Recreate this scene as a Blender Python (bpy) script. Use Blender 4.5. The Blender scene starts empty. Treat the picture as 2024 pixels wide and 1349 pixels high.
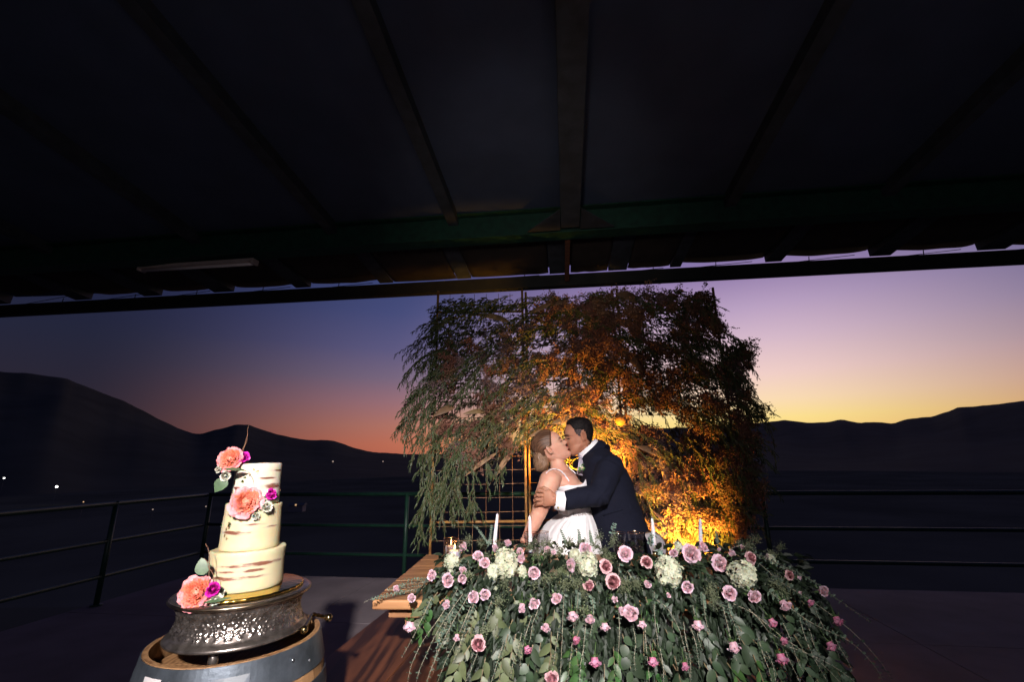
import bpy, bmesh, math, random
import numpy as np
from mathutils import Vector, Matrix, noise
from mathutils.bvhtree import BVHTree
S = bpy.context.scene
COL = S.collection
random.seed(7); np.random.seed(7)
PI = math.pi
# ---------------------------------------------------------------- camera
CAMH = 1.28; PITCH = math.radians(14.8); ROLL = math.radians(0.7)
cd = bpy.data.cameras.new('camera'); cam = bpy.data.objects.new('camera', cd); COL.objects.link(cam)
cd.lens = 36*900/2024; cd.sensor_width = 36; cd.clip_end = 60000; cd.clip_start = .05
_f = Vector((0, math.cos(PITCH), math.sin(PITCH))); _u0 = Vector((0, -math.sin(PITCH), math.cos(PITCH))); _r0 = Vector((1, 0, 0))
_r = _r0*math.cos(ROLL)-_u0*math.sin(ROLL); _u = _u0*math.cos(ROLL)+_r0*math.sin(ROLL)
cam.matrix_world = Matrix(((_r.x, _u.x, -_f.x, 0), (_r.y, _u.y, -_f.y, 0), (_r.z, _u.z, -_f.z, CAMH), (0, 0, 0, 1)))
S.camera = cam
# ---------------------------------------------------------------- world: dusk sky, afterglow low in the direction az = 24 deg
W = bpy.data.worlds.new('World'); S.world = W; W.use_nodes = True
GLOW_AZ = math.radians(24)
def lin(c):
    o = []
    for v in c[:3]:
        v = v/255
        o.append(v/12.92 if v <= .04045 else ((v+.055)/1.055)**2.4)
    return (*o, 1)
def world():
    nt = W.node_tree; N = nt.nodes; L = nt.links; N.clear()
    out = N.new('ShaderNodeOutputWorld'); bg = N.new('ShaderNodeBackground'); L.new(bg.outputs[0], out.inputs[0])
    tc = N.new('ShaderNodeTexCoord'); sp = N.new('ShaderNodeSeparateXYZ'); L.new(tc.outputs['Generated'], sp.inputs[0])
    def m(op, a, b=None, c=None, clamp=False):
        n = N.new('ShaderNodeMath'); n.operation = op; n.use_clamp = clamp
        for i, v in enumerate((a, b, c)):
            if v is None: continue
            if hasattr(v, 'is_output'): L.new(v, n.inputs[i])
            else: n.inputs[i].default_value = v
        return n.outputs[0]
    x, y, z = sp.outputs
    h = m('SQRT', m('MAXIMUM', m('ADD', m('MULTIPLY', x, x), m('MULTIPLY', y, y)), 1e-6))
    cosd = m('DIVIDE', m('ADD', m('MULTIPLY', x, math.sin(GLOW_AZ)), m('MULTIPLY', y, math.cos(GLOW_AZ))), h)
    ang = m('ARCCOSINE', m('MINIMUM', m('MAXIMUM', cosd, -1.0), 1.0))   # 0..pi away from the afterglow
    elev = m('DIVIDE', m('ARCSINE', z), PI/2)                              # -1..1
    def ramp(stops):
        r = N.new('ShaderNodeValToRGB'); r.color_ramp.interpolation = 'EASE' if False else 'LINEAR'
        cr = r.color_ramp
        while len(cr.elements) > 1: cr.elements.remove(cr.elements[-1])
        for i, (p, c) in enumerate(stops):
            e = cr.elements[0] if i == 0 else cr.elements.new(p/90)
            e.position = p/90; e.color = lin(c)
        L.new(elev, r.inputs[0]); return r.outputs[0]
    A = ramp([(0, (250, 200, 100)), (4.2, (254, 225, 144)), (6.2, (251, 220, 180)), (9, (241, 207, 200)), (13, (214, 185, 202)), (16.5, (186, 161, 194)), (20, (152, 130, 174)), (25, (108, 100, 160)), (36, (50, 55, 104)), (60, (28, 33, 60)), (90, (24, 28, 50))])
    B = ramp([(0, (184, 100, 80)), (2, (192, 110, 86)), (4.2, (180, 116, 102)), (7, (156, 112, 120)), (10, (122, 104, 128)), (13.5, (94, 90, 130)), (18, (72, 78, 124)), (24, (54, 66, 112)), (34, (36, 45, 82)), (60, (26, 30, 54)), (90, (24, 28, 50))])
    C = ramp([(0, (50, 40, 50)), (7, (42, 38, 52)), (12, (36, 38, 58)), (18, (30, 35, 64)), (26, (28, 33, 62)), (40, (26, 30, 54)), (60, (24, 28, 50)), (90, (24, 28, 50))])
    def mr(lo, hi):
        n = N.new('ShaderNodeMapRange'); n.interpolation_type = 'SMOOTHSTEP'
        n.inputs['From Min'].default_value = math.radians(lo); n.inputs['From Max'].default_value = math.radians(hi)
        L.new(ang, n.inputs['Value']); return n.outputs['Result']
    def mix(f, a, b):
        n = N.new('ShaderNodeMix'); n.data_type = 'RGBA'; L.new(f, n.inputs['Factor']); L.new(a, n.inputs[6]); L.new(b, n.inputs[7]); return n.outputs[2]
    c1 = mix(mr(4, 40), A, B); c2 = mix(mr(33, 69), c1, C)
    L.new(c2, bg.inputs['Color']); bg.inputs['Strength'].default_value = 1.0
world()
# ---------------------------------------------------------------- lamps: the photographer's strobe (high left), plus two added fill lamps for the roof and dark tones
def spot(name, loc, aim, energy, size, blend, color, radius=.1):
    l = bpy.data.lights.new(name, 'SPOT'); l.energy = energy; l.spot_size = math.radians(size); l.spot_blend = blend; l.color = color; l.shadow_soft_size = radius
    o = bpy.data.objects.new(name, l); COL.objects.link(o); o.location = loc
    o.rotation_euler = (Vector(aim)-Vector(loc)).to_track_quat('-Z', 'Y').to_euler(); return o
spot('strobe', (.10, -2.4, 2.85), (-.20, 2.0, .98), 2150, 37, .95, (1, .92, .90), .07)
spot('roof_fill', (-.3, -.5, 1.6), (.20, 3.9, 3.30), 85, 40, 1, (1, .93, .86), .12)  # added spot brightening the roof and green beam, separate from the strobe
l = bpy.data.lights.new('fill_point', 'POINT'); l.energy = 70; l.color = (.92, .93, 1); l.shadow_soft_size = 1.0  # added fill point behind the camera, lifts the dark tones of the roof
o = bpy.data.objects.new('fill_point', l); COL.objects.link(o); o.location = (.1, -3.2, 1.3)
S.view_settings.view_transform = 'Standard'; S.view_settings.look = 'None'; S.view_settings.exposure = 0; S.view_settings.gamma = 1
S.render.engine = 'CYCLES'
S.cycles.use_denoising = True; S.cycles.max_bounces = 8; S.cycles.transparent_max_bounces = 12; S.cycles.sample_clamp_indirect = 4
S.cycles.caustics_reflective = False; S.cycles.caustics_refractive = False

# ---------------------------------------------------------------- helpers
def ray(px, py):
    d = _f*900+_r*(px-1012)+_u*(674.5-py); return d.normalized()
def P(px, py, Y):
    d = ray(px, py); return Vector((0, 0, CAMH))+d*(Y/d.y)
def PZ(px, py, z):
    d = ray(px, py); return Vector((0, 0, CAMH))+d*((z-CAMH)/d.z)
MATS = {}
def mat(name, color, rough=.6, metal=0, noise_amt=0, scale=20, color2=None, bump=0, bscale=60, sss=0, trans=0, spec=.5, sheen=0, emit=None, emit_s=0, stretch=(1, 1, 1), rnd=0, thr=None, detail=4, coat=0):
    if name in MATS: return MATS[name]
    M = bpy.data.materials.new(name); M.use_nodes = True; nt = M.node_tree; N = nt.nodes; L = nt.links
    b = N['Principled BSDF']; b.inputs['Base Color'].default_value = (*color, 1); b.inputs['Roughness'].default_value = rough; b.inputs['Metallic'].default_value = metal
    b.inputs['Specular IOR Level'].default_value = spec
    if coat: b.inputs['Coat Weight'].default_value = coat; b.inputs['Coat Roughness'].default_value = .1
    if sss: b.inputs['Subsurface Weight'].default_value = sss; b.inputs['Subsurface Scale'].default_value = .02; b.inputs['Subsurface Radius'].default_value = (1, .4, .25)
    if trans: b.inputs['Transmission Weight'].default_value = trans
    if sheen: b.inputs['Sheen Weight'].default_value = sheen
    if emit: b.inputs['Emission Color'].default_value = (*emit, 1); b.inputs['Emission Strength'].default_value = emit_s
    src = None
    tc = N.new('ShaderNodeTexCoord'); mp = N.new('ShaderNodeMapping'); mp.inputs['Scale'].default_value = stretch; L.new(tc.outputs['Object'], mp.inputs[0])
    if noise_amt or color2:
        n = N.new('ShaderNodeTexNoise'); n.inputs['Scale'].default_value = scale; n.inputs['Detail'].default_value = detail; L.new(mp.outputs[0], n.inputs['Vector'])
        r = N.new('ShaderNodeMapRange'); lo, hi = thr or (.35, .65)
        r.inputs['From Min'].default_value = lo; r.inputs['From Max'].default_value = hi; L.new(n.outputs[0], r.inputs['Value'])
        mx = N.new('ShaderNodeMix'); mx.data_type = 'RGBA'; L.new(r.outputs[0], mx.inputs['Factor'])
        c2 = color2 or tuple(c*(1-noise_amt) for c in color)
        mx.inputs[6].default_value = (*color, 1); mx.inputs[7].default_value = (*c2, 1); src = mx.outputs[2]
    if rnd:
        oi = N.new('ShaderNodeObjectInfo'); hs = N.new('ShaderNodeHueSaturation')
        r1 = N.new('ShaderNodeMapRange'); r1.inputs['To Min'].default_value = 1-rnd; r1.inputs['To Max'].default_value = 1+rnd; L.new(oi.outputs['Random'], r1.inputs['Value']); L.new(r1.outputs[0], hs.inputs['Value'])
        r2 = N.new('ShaderNodeMapRange'); r2.inputs['To Min'].default_value = .5-rnd*.05; r2.inputs['To Max'].default_value = .5+rnd*.05
        ml = N.new('ShaderNodeMath'); ml.operation = 'MULTIPLY'; ml.inputs[1].default_value = 7.31; L.new(oi.outputs['Random'], ml.inputs[0])
        fr = N.new('ShaderNodeMath'); fr.operation = 'FRACT'; L.new(ml.outputs[0], fr.inputs[0]); L.new(fr.outputs[0], r2.inputs['Value']); L.new(r2.outputs[0], hs.inputs['Hue'])
        if src is not None: L.new(src, hs.inputs['Color'])
        else: hs.inputs['Color'].default_value = (*color, 1)
        src = hs.outputs[0]
    if src is not None: L.new(src, b.inputs['Base Color'])
    if bump:
        n2 = N.new('ShaderNodeTexNoise'); n2.inputs['Scale'].default_value = bscale; n2.inputs['Detail'].default_value = 5; L.new(mp.outputs[0], n2.inputs['Vector'])
        bp = N.new('ShaderNodeBump'); bp.inputs['Strength'].default_value = bump; bp.inputs['Distance'].default_value = .01; L.new(n2.outputs[0], bp.inputs['Height']); L.new(bp.outputs[0], b.inputs['Normal'])
    MATS[name] = M; return M
def wood(name, c1, c2, rough=.5, along='X', scale=3., dist=6., bump=.15):
    M = bpy.data.materials.new(name); M.use_nodes = True; nt = M.node_tree; N = nt.nodes; L = nt.links
    b = N['Principled BSDF']; b.inputs['Roughness'].default_value = rough
    tc = N.new('ShaderNodeTexCoord'); mp = N.new('ShaderNodeMapping'); L.new(tc.outputs['Object'], mp.inputs[0])
    mp.inputs['Scale'].default_value = {'X': (1, 9, 9), 'Y': (9, 1, 9), 'Z': (9, 9, 1)}[along]
    oi = N.new('ShaderNodeObjectInfo'); va = N.new('ShaderNodeVectorMath'); va.operation = 'ADD'; L.new(mp.outputs[0], va.inputs[0])
    cm = N.new('ShaderNodeVectorMath'); cm.operation = 'SCALE'; cm.inputs[0].default_value = (13, 7, 11); L.new(oi.outputs['Random'], cm.inputs['Scale']); L.new(cm.outputs[0], va.inputs[1])
    n = N.new('ShaderNodeTexNoise'); n.inputs['Scale'].default_value = scale; n.inputs['Detail'].default_value = 8; n.inputs['Distortion'].default_value = dist*.2; L.new(va.outputs[0], n.inputs['Vector'])
    w = N.new('ShaderNodeTexWave'); w.inputs['Scale'].default_value = scale*.5; w.inputs['Distortion'].default_value = dist; w.inputs['Detail'].default_value = 3; w.bands_direction = 'Y' if along == 'X' else 'X'; L.new(va.outputs[0], w.inputs['Vector'])
    mx0 = N.new('ShaderNodeMath'); mx0.operation = 'MULTIPLY'; L.new(n.outputs[0], mx0.inputs[0]); L.new(w.outputs[0], mx0.inputs[1])
    ad = N.new('ShaderNodeMath'); ad.operation = 'ADD'; L.new(mx0.outputs[0], ad.inputs[0]); L.new(n.outputs[0], ad.inputs[1])
    r = N.new('ShaderNodeMapRange'); r.inputs['From Min'].default_value = .4; r.inputs['From Max'].default_value = 1.05; L.new(ad.outputs[0], r.inputs['Value'])
    mx = N.new('ShaderNodeMix'); mx.data_type = 'RGBA'; L.new(r.outputs[0], mx.inputs['Factor']); mx.inputs[6].default_value = (*c1, 1); mx.inputs[7].default_value = (*c2, 1); L.new(mx.outputs[2], b.inputs['Base Color'])
    bp = N.new('ShaderNodeBump'); bp.inputs['Strength'].default_value = bump; bp.inputs['Distance'].default_value = .004; L.new(ad.outputs[0], bp.inputs['Height']); L.new(bp.outputs[0], b.inputs['Normal'])
    return M

class MB:
    """collects verts and faces in world coordinates; build() links ONE mesh object"""
    def __init__(s): s.v = []; s.f = []
    def add(s, vs, fs, M=None):
        k = len(s.v)
        for p in vs: s.v.append(M @ Vector(p) if M is not None else Vector(p))
        for f in fs: s.f.append(tuple(i+k for i in f))
    def box(s, c, size, M=None, rz=0):
        a, b, d = size[0]/2, size[1]/2, size[2]/2
        vs = [Vector((x, y, z)) for x in (-a, a) for y in (-b, b) for z in (-d, d)]
        R = Matrix.Rotation(rz, 4, 'Z') if M is None else M
        T = Matrix.Translation(Vector(c)) @ R
        s.add(vs, [(0, 1, 3, 2), (4, 6, 7, 5), (0, 4, 5, 1), (2, 3, 7, 6), (0, 2, 6, 4), (1, 5, 7, 3)], T)
    def beam(s, p, q, w, h, up=Vector((0, 0, 1)), n=1):
        p = Vector(p); q = Vector(q); d = (q-p); L_ = d.length; d.normalize(); x = up.cross(d).normalized(); z = d.cross(x)
        R = Matrix(((x.x, d.x, z.x, 0), (x.y, d.y, z.y, 0), (x.z, d.z, z.z, 0), (0, 0, 0, 1)))
        s.box((p+q)/2, (w, L_, h), R)
    def tube(s, pts, rad, n=8, cap=True, flat=1., up=None):
        pts = [Vector(p) for p in pts]; m = len(pts)
        rad = [rad]*m if isinstance(rad, (int, float)) else rad
        k = len(s.v); prev = None
        for i, p in enumerate(pts):
            t = (pts[min(i+1, m-1)]-pts[max(i-1, 0)])
            t = t.normalized() if t.length > 1e-9 else Vector((0, 0, 1))
            if prev is None:
                a = Vector(up) if up else (Vector((0, 0, 1)) if abs(t.z) < .9 else Vector((1, 0, 0)))
                x = a.cross(t).normalized()
            else:
                x = (prev-t*prev.dot(t)); x = x.normalized() if x.length > 1e-6 else prev
            prev = x; y = t.cross(x)
            for j in range(n):
                a = 2*PI*j/n; r = rad[i]
                ra, rb = (r if isinstance(r, tuple) else (r, r*flat))
                s.v.append(p+x*(math.cos(a)*ra)+y*(math.sin(a)*rb))
        for i in range(m-1):
            for j in range(n):
                a = k+i*n+j; b = k+i*n+(j+1) % n; s.f.append((a, b, b+n, a+n))
        if cap:
            s.f.append(tuple(k+j for j in range(n))[::-1]); s.f.append(tuple(k+(m-1)*n+j for j in range(n)))
    def loft(s, rings, cap=True):
        k = len(s.v); n = len(rings[0])
        for r in rings: s.v += [Vector(p) for p in r]
        for i in range(len(rings)-1):
            for j in range(n):
                a = k+i*n+j; b = k+i*n+(j+1) % n; s.f.append((a, b, b+n, a+n))
        if cap: s.f.append(tuple(k+j for j in range(n))[::-1]); s.f.append(tuple(k+(len(rings)-1)*n+j for j in range(n)))
    def lathe(s, prof, c, n=48, fn=None, cap=False):
        rings = []
        for (r, z) in prof:
            ring = []
            for j in range(n):
                a = 2*PI*j/n; rr, zz = (r, z) if fn is None else fn(a, r, z)
                ring.append((c[0]+rr*math.cos(a), c[1]+rr*math.sin(a), c[2]+zz))
            rings.append(ring)
        s.loft(rings, cap)
    def ell(s, c, r, R=None, nu=12, nv=8):
        k = len(s.v); T = Matrix.Translation(Vector(c)) @ (R.to_4x4() if R is not None else Matrix.Identity(4))
        vs = [(0, 0, -r[2])]
        for i in range(1, nv):
            t = -PI/2+PI*i/nv
            for j in range(nu):
                a = 2*PI*j/nu; vs.append((r[0]*math.cos(t)*math.cos(a), r[1]*math.cos(t)*math.sin(a), r[2]*math.sin(t)))
        vs.append((0, 0, r[2])); fs = []
        for j in range(nu): fs.append((0, 1+(j+1) % nu, 1+j))
        for i in range(nv-2):
            for j in range(nu):
                a = 1+i*nu+j; b = 1+i*nu+(j+1) % nu; fs.append((a, b, b+nu, a+nu))
        q = 1+(nv-2)*nu
        for j in range(nu): fs.append((q+j, q+(j+1) % nu, len(vs)-1))
        s.add(vs, fs, T)
    def mesh(s, name, off=Vector((0, 0, 0)), smooth=True):
        me = bpy.data.meshes.new(name); off = Vector(off)
        me.from_pydata([tuple(v-off) for v in s.v], [], s.f); 
        if smooth: me.polygons.foreach_set('use_smooth', [True]*len(me.polygons))
        me.update(); return me
    def build(s, name, m, parent=None, smooth=False, recalc=False, loc=None):
        off = WL.get(parent.name, Vector((0, 0, 0))) if parent else (Vector(loc) if loc is not None else Vector((0, 0, 0)))
        if parent is not None and loc is not None: off = Vector(loc)
        me = s.mesh(name, off, smooth)
        if recalc:
            bm = bmesh.new(); bm.from_mesh(me); bmesh.ops.recalc_face_normals(bm, faces=bm.faces); bm.to_mesh(me); bm.free()
        o = bpy.data.objects.new(name, me); COL.objects.link(o); me.materials.append(m)
        if parent: o.parent = parent; 
        if loc is not None: o.location = Vector(loc)-(WL.get(parent.name, Vector((0, 0, 0))) if parent else Vector((0, 0, 0)))
        WL[o.name] = Vector(off); return o
WL = {}
def thing(name, label, cat, loc=(0, 0, 0), group=None, kind=None):
    o = bpy.data.objects.new(name, None); COL.objects.link(o); o.location = loc; WL[o.name] = Vector(loc); o.empty_display_size = .05
    return tag(o, label, cat, group, kind)
def tag(o, label=None, cat=None, group=None, kind=None):
    if label: o['label'] = label
    if cat: o['category'] = cat
    if group: o['group'] = group
    if kind: o['kind'] = kind
    return o
def struct(o): o['kind'] = 'structure'; return o
def link(name, me, parent, M):
    o = bpy.data.objects.new(name, me); COL.objects.link(o); o.parent = parent; o.matrix_local = M; return o
def copy_tree(o, parent=None):
    c = o.copy(); COL.objects.link(c); c.parent = parent
    for ch in o.children: copy_tree(ch, c)
    return c
def bevel(o, w, seg=2):
    md = o.modifiers.new('bevel', 'BEVEL'); md.width = w; md.segments = seg; md.limit_method = 'ANGLE'; return o
def frame(d, up=Vector((0, 0, 1)), roll=0):
    """rotation whose X axis is d and Z is near up"""
    d = Vector(d).normalized(); y = Vector(up).cross(d)
    if y.length < 1e-4: y = Vector((0, 1, 0)).cross(d)
    y.normalize(); z = d.cross(y)
    R = Matrix(((d.x, y.x, z.x), (d.y, y.y, z.y), (d.z, y.z, z.z)))
    return R @ Matrix.Rotation(roll, 3, 'X')
def rnd(a, b): return random.uniform(a, b)

# ================================================================= SETTING
BY = math.radians(8)
def B(a, b, z): return Vector((a*math.cos(BY)+b*math.sin(BY), -a*math.sin(BY)+b*math.cos(BY), z))
m_floor = mat('deck_concrete', (.27, .225, .235), .8, spec=.2, noise_amt=.25, scale=2.2, bump=.12, bscale=90)
m_joint = mat('joint_dark', (.06, .05, .055), .9)
m_ground = mat('valley_ground', (.17, .175, .14), 1, noise_amt=.3, scale=.01, spec=0)
m_hill = mat('hill_scrub', (.115, .12, .095), 1, noise_amt=.25, scale=.004, spec=.1)
m_green = mat('green_painted_steel', (.006, .048, .028), .6, noise_amt=.45, scale=14, bump=.1, bscale=70)
m_rail = mat('green_railing_paint', (.010, .045, .028), .45, noise_amt=.3, scale=10)
m_fascia = mat('dark_fascia', (.018, .018, .018), .75, noise_amt=.3, scale=8)
m_rafter = mat('rafter_brown', (.055, .058, .070), .7, noise_amt=.4, scale=9, bump=.1)
m_roof = mat('roof_navy_sheet', (.060, .075, .13), .75, noise_amt=.2, scale=3)
# deck floor: concrete slabs laid with recessed joints
bm_ = MB(); bm_.box(B(0, .8, -.16), (9.4, 9.4, .2), rz=-BY); d0 = struct(bm_.build('deck_base', m_joint))
slabs = struct(bpy.data.objects.new('deck_floor', None)); COL.objects.link(slabs)
xs = [-4.68, -2.35, -.02, 2.31, 4.64]; ys = [5.48, 4.0, 2.5, 1.0, -.5, -2.0, -3.8]
for i in range(4):
    for j in range(6):
        a0, a1 = xs[i]+.004, xs[i+1]-.004; b1, b0 = ys[j]-.004, ys[j+1]+.004
        mb = MB(); mb.box(B((a0+a1)/2, (b0+b1)/2, -.03), (a1-a0, b1-b0, .06), rz=-BY); o = mb.build('slab', m_floor, slabs)
g = MB(); n = 24
g.add([(-30000, -30000, -45), (30000, -30000, -45), (30000, 30000, -45), (-30000, 30000, -45)], [(0, 1, 2, 3)]); struct(g.build('ground', m_ground))
# terrace slope under the deck
g = MB(); g.add([(-60, -40, -.3), (60, -40, -.3), (60, 7, -.6), (-60, 7, -.6), (-90, 120, -45.2), (90, 120, -45.2), (-90, -60, -45.2), (90, -60, -45.2)], [(0, 1, 2, 3), (3, 2, 5, 4), (0, 3, 4, 6), (1, 7, 5, 2), (0, 6, 7, 1)]); struct(g.build('terrace_slope', m_ground))
# hills
sil = [(-900, 700), (-500, 690), (-200, 712), (0, 735), (60, 739), (130, 748), (200, 778), (255, 800), (300, 822), (350, 846), (383, 858), (400, 858), (420, 851), (440, 847), (465, 840), (490, 840), (515, 849), (550, 860), (590, 869), (620, 872), (650, 871), (680, 878), (700, 886), (740, 895), (760, 895), (790, 898), (850, 899), (900, 897), (950, 890), (1000, 884), (1060, 876), (1150, 862), (1250, 850), (1350, 846), (1440, 842), (1500, 838), (1535, 835), (1550, 832), (1575, 834), (1600, 836), (1635, 835), (1665, 830), (1700, 836), (1730, 835), (1765, 838), (1790, 830), (1840, 824), (1875, 815), (1893, 806), (1930, 805), (1975, 800), (2024, 793), (2150, 780), (2400, 770), (3000, 800)]
az_e = []
for (x, y) in sil:
    d = ray(x, y); az_e.append((math.atan2(d.x, d.y), d.z/math.hypot(d.x, d.y)))
azs = np.array([a for a, e in az_e]); els = np.array([e for a, e in az_e])
g = MB(); NA = 620; rows = [(.30, 0, 0), (.45, .12, .3), (.6, .33, .6), (.75, .6, .9), (.88, .82, .6), (.96, .96, .25), (1, 1, 0), (1.15, .75, .5), (1.4, .3, .5), (1.7, 0, 0)]
A0, A1 = math.radians(-100), math.radians(100)
for k, (rr, hh, nn) in enumerate(rows):
    for i in range(NA):
        a = A0+(A1-A0)*i/(NA-1); e = float(np.interp(a, azs, els))
        R = 5200+1500*math.sin(a*2.1+.6)
        e += (noise.noise(Vector((a*60, 1.3, 0)))*.0009+noise.noise(Vector((a*170, 5.3, 0)))*.0005)
        zt = CAMH+R*e; r = R*rr
        z = -46+(zt+46)*hh+nn*90*noise.noise(Vector((a*9, rr*4, 2)))*max(.1, (zt+46)/400)
        g.v.append(Vector((r*math.sin(a), r*math.cos(a), z)))
for k in range(len(rows)-1):
    for i in range(NA-1):
        q = k*NA+i; g.f.append((q, q+1, q+NA+1, q+NA))
struct(g.build('hills', m_hill, smooth=True))
# small lamps and sheds far down in the valley
m_lampw = mat('lamp_white', (1, 1, 1), .5, emit=(1, .97, .92), emit_s=6)
m_lampo = mat('lamp_orange', (1, .7, .4), .5, emit=(1, .6, .3), emit_s=.8)
m_lampd = mat('lamp_faint', (1, .7, .5), .5, emit=(1, .75, .6), emit_s=.35)
m_shed = mat('shed_wall', (.45, .4, .36), .8)
m_pole = mat('lamp_pole', (.2, .2, .2), .6)
def valley_lamp(px, py, r, m, label, Y):
    p = P(px, py, Y); t = thing('valley_lamp', label, 'lamp', (p.x, p.y, -45), 'lamps down in the valley')
    g = MB(); g.tube([(p.x, p.y, -45), (p.x, p.y, p.z-r*.3)], .15, 6); g.build('pole', m_pole, t)
    g = MB(); g.ell(p, (r, r, r), nu=8, nv=6); g.build('lantern', m, t, True)
valley_lamp(8, 946, 1.1, m_lampw, 'small white valley lamp at the far left edge, the higher one', 700)
valley_lamp(112, 963, 1.35, m_lampw, 'brightest white valley lamp left of the cake below the dark hill', 600)
valley_lamp(165, 993, .5, m_lampo, 'tiny orange valley lamp below the brightest white one', 420)
valley_lamp(302, 1008, .5, m_lampd, 'faint valley lamp seen between left railing bars left of the cake', 370)
valley_lamp(407, 1002, .5, m_lampd, 'faint pinkish valley lamp just left of the middle cake tier', 370)
valley_lamp(658, 913, 1.6, m_lampd, 'faint valley lamp at the foot of the hill right of the cake', 900)
valley_lamp(757, 913, 1.2, m_lampd, 'tiny valley lamp near the willow leaves', 900)
valley_lamp(553, 970, .7, m_lampo, 'faint valley lamp by the upper rail right of the cake top', 500)
p = P(588, 967, 480); t = thing('shed', 'small dim shed down in the valley right of the cake', 'shed', (p.x, p.y, -45))
g = MB(); g.box((p.x, p.y+4, -42), (14, 8, 6)); g.build('wall', m_shed, t)
g = MB(); g.add([(p.x-8, p.y-1, -39), (p.x+8, p.y-1, -39), (p.x+8, p.y+9, -39), (p.x-8, p.y+9, -39), (p.x-8, p.y+4, -36.5), (p.x+8, p.y+4, -36.5)], [(0, 1, 5, 4), (2, 3, 4, 5), (0, 4, 3), (1, 2, 5), (0, 3, 2, 1)]); g.build('roof', m_pole, t)
g = MB(); g.box((p.x, p.y-.1, -38.5), (1.6, .2, 1.6)); g.build('window', m_lampo, t)
# railing
def railing(label, pts, post_at, zs=(.92, .57, .255)):
    t = thing('railing', label, 'railing', (pts[0].x, pts[0].y, 0), 'deck railings')
    for z in zs:
        g = MB(); g.tube([(p.x, p.y, z) for p in pts], .024 if z > .9 else .019, 10); g.build('rail', m_rail, t, True)
    for q in post_at:
        g = MB(); g.tube([(q.x, q.y, 0), (q.x, q.y, .94)], .024, 10); g.tube([(q.x, q.y, 0), (q.x, q.y, .012)], .05, 10); g.build('post', m_rail, t, True)
railing('dark green three-bar metal railing along the far edge of the deck', [B(-4.6, 5.42, 0), B(4.6, 5.42, 0)], [B(a, 5.42, 0) for a in (-4.6, -2.03, .6, 1.9, 4.6)])
railing('dark three-bar metal railing along the left side of the deck', [B(-4.6, 5.36, 0), B(-4.6, -3.5, 0)], [B(-4.6, b, 0) for b in (4.2, 2.9, 1.6, .3, -1, -3.4)])
# ---------------------------------------------------------------- roof
def roofz(b): return 3.53+(5.2-b)*.0787
roof = thing('canopy_roof', 'dark navy canopy roof with green steel beam and rafters over the deck', 'roof', (0, 0, 3.5)); roof['kind'] = 'structure'; del roof['category']
RY = math.radians(6.3)
def Rf(a, b, z): return Vector((a*math.cos(RY)+b*math.sin(RY), -a*math.sin(RY)+b*math.cos(RY), z))
# roofing sheets between rafters (each sheet its own piece)
rpos = [-7.4, -5.5, -3.75, -2.25, -1.0, .13, 1.6, 2.95, 4.6, 6.4, 8]
for i in range(len(rpos)-1):
    g = MB(); a0, a1 = rpos[i]+.003, rpos[i+1]-.003; NS = 12; k0 = 0
    for t in (0, .012):
        for j in range(NS+1):
            b = -4+9.08*j/NS
            for q in range(5):
                u = q/4; sag = -.02*math.sin(PI*u)
                g.v.append(Rf(a0+(a1-a0)*u, b, roofz(b)+t+sag))
    K = (NS+1)*5
    for j in range(NS):
        for q in range(4):
            a = j*5+q; g.f.append((a, a+5, a+6, a+1)); g.f.append((K+a, K+a+1, K+a+6, K+a+5))
    g.build('roof_panel', m_roof, roof, True)
for a in rpos[1:-1]:
    if a == .13: continue
    g = MB(); p = Rf(a, -4, roofz(-4)-.055); q = Rf(a, 4.0, roofz(4.0)-.055); g.beam(p, q, .1, .1); g.build('rafter', m_rafter, roof)
# deep central I beam
def ibeam(p, q, w, h, fl, name, m):
    p = Vector(p); q = Vector(q); g = MB()
    up = Vector((0, 0, 1)); d = (q-p).normalized(); x = up.cross(d).normalized(); z = d.cross(x)
    g.beam(p, q, .012, h-2*fl-.002); g.beam(p-z*(h/2-fl/2), q-z*(h/2-fl/2), w, fl); g.beam(p+z*(h/2-fl/2), q+z*(h/2-fl/2), w, fl)
    return g.build(name, m, roof)
GB = 3.95
ibeam(Rf(.13, -4, roofz(-4)-.145), Rf(.13, GB-.09, roofz(GB-.1)-.145), .17, .24, .014, 'main_beam', m_rafter)
zg = roofz(GB)-.155
ibeam(Rf(-8, GB, zg), Rf(8, GB, zg), .16, .27, .012, 'cross_beam', m_green)
# flat triangular plates where the main beam meets the cross beam
for s in (-1, 1):
    g = MB(); c = Rf(.13, GB-.09, 0)
    z0 = zg-.135+.014; z1 = z0+.01
    pts = [Rf(.13+s*.09, GB-.095, 0), Rf(.13+s*.40, GB-.095, 0), Rf(.13+s*.09, GB-.45, 0)]
    g.add([(p.x, p.y, z0) for p in pts]+[(p.x, p.y, z1) for p in pts], [(0, 1, 2), (5, 4, 3), (0, 3, 4, 1), (1, 4, 5, 2), (2, 5, 3, 0)])
    g.build('triangle_plate', m_rafter, roof)
# fascia beam
FL = Vector((-7.9, 6.02, 3.355)); FR = Vector((6.6, 4.44, 3.355))
g = MB(); g.beam(FL, FR, .1, .145); g.build('fascia_beam', m_fascia, roof)
fd = (FR-FL).normalized()
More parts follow.
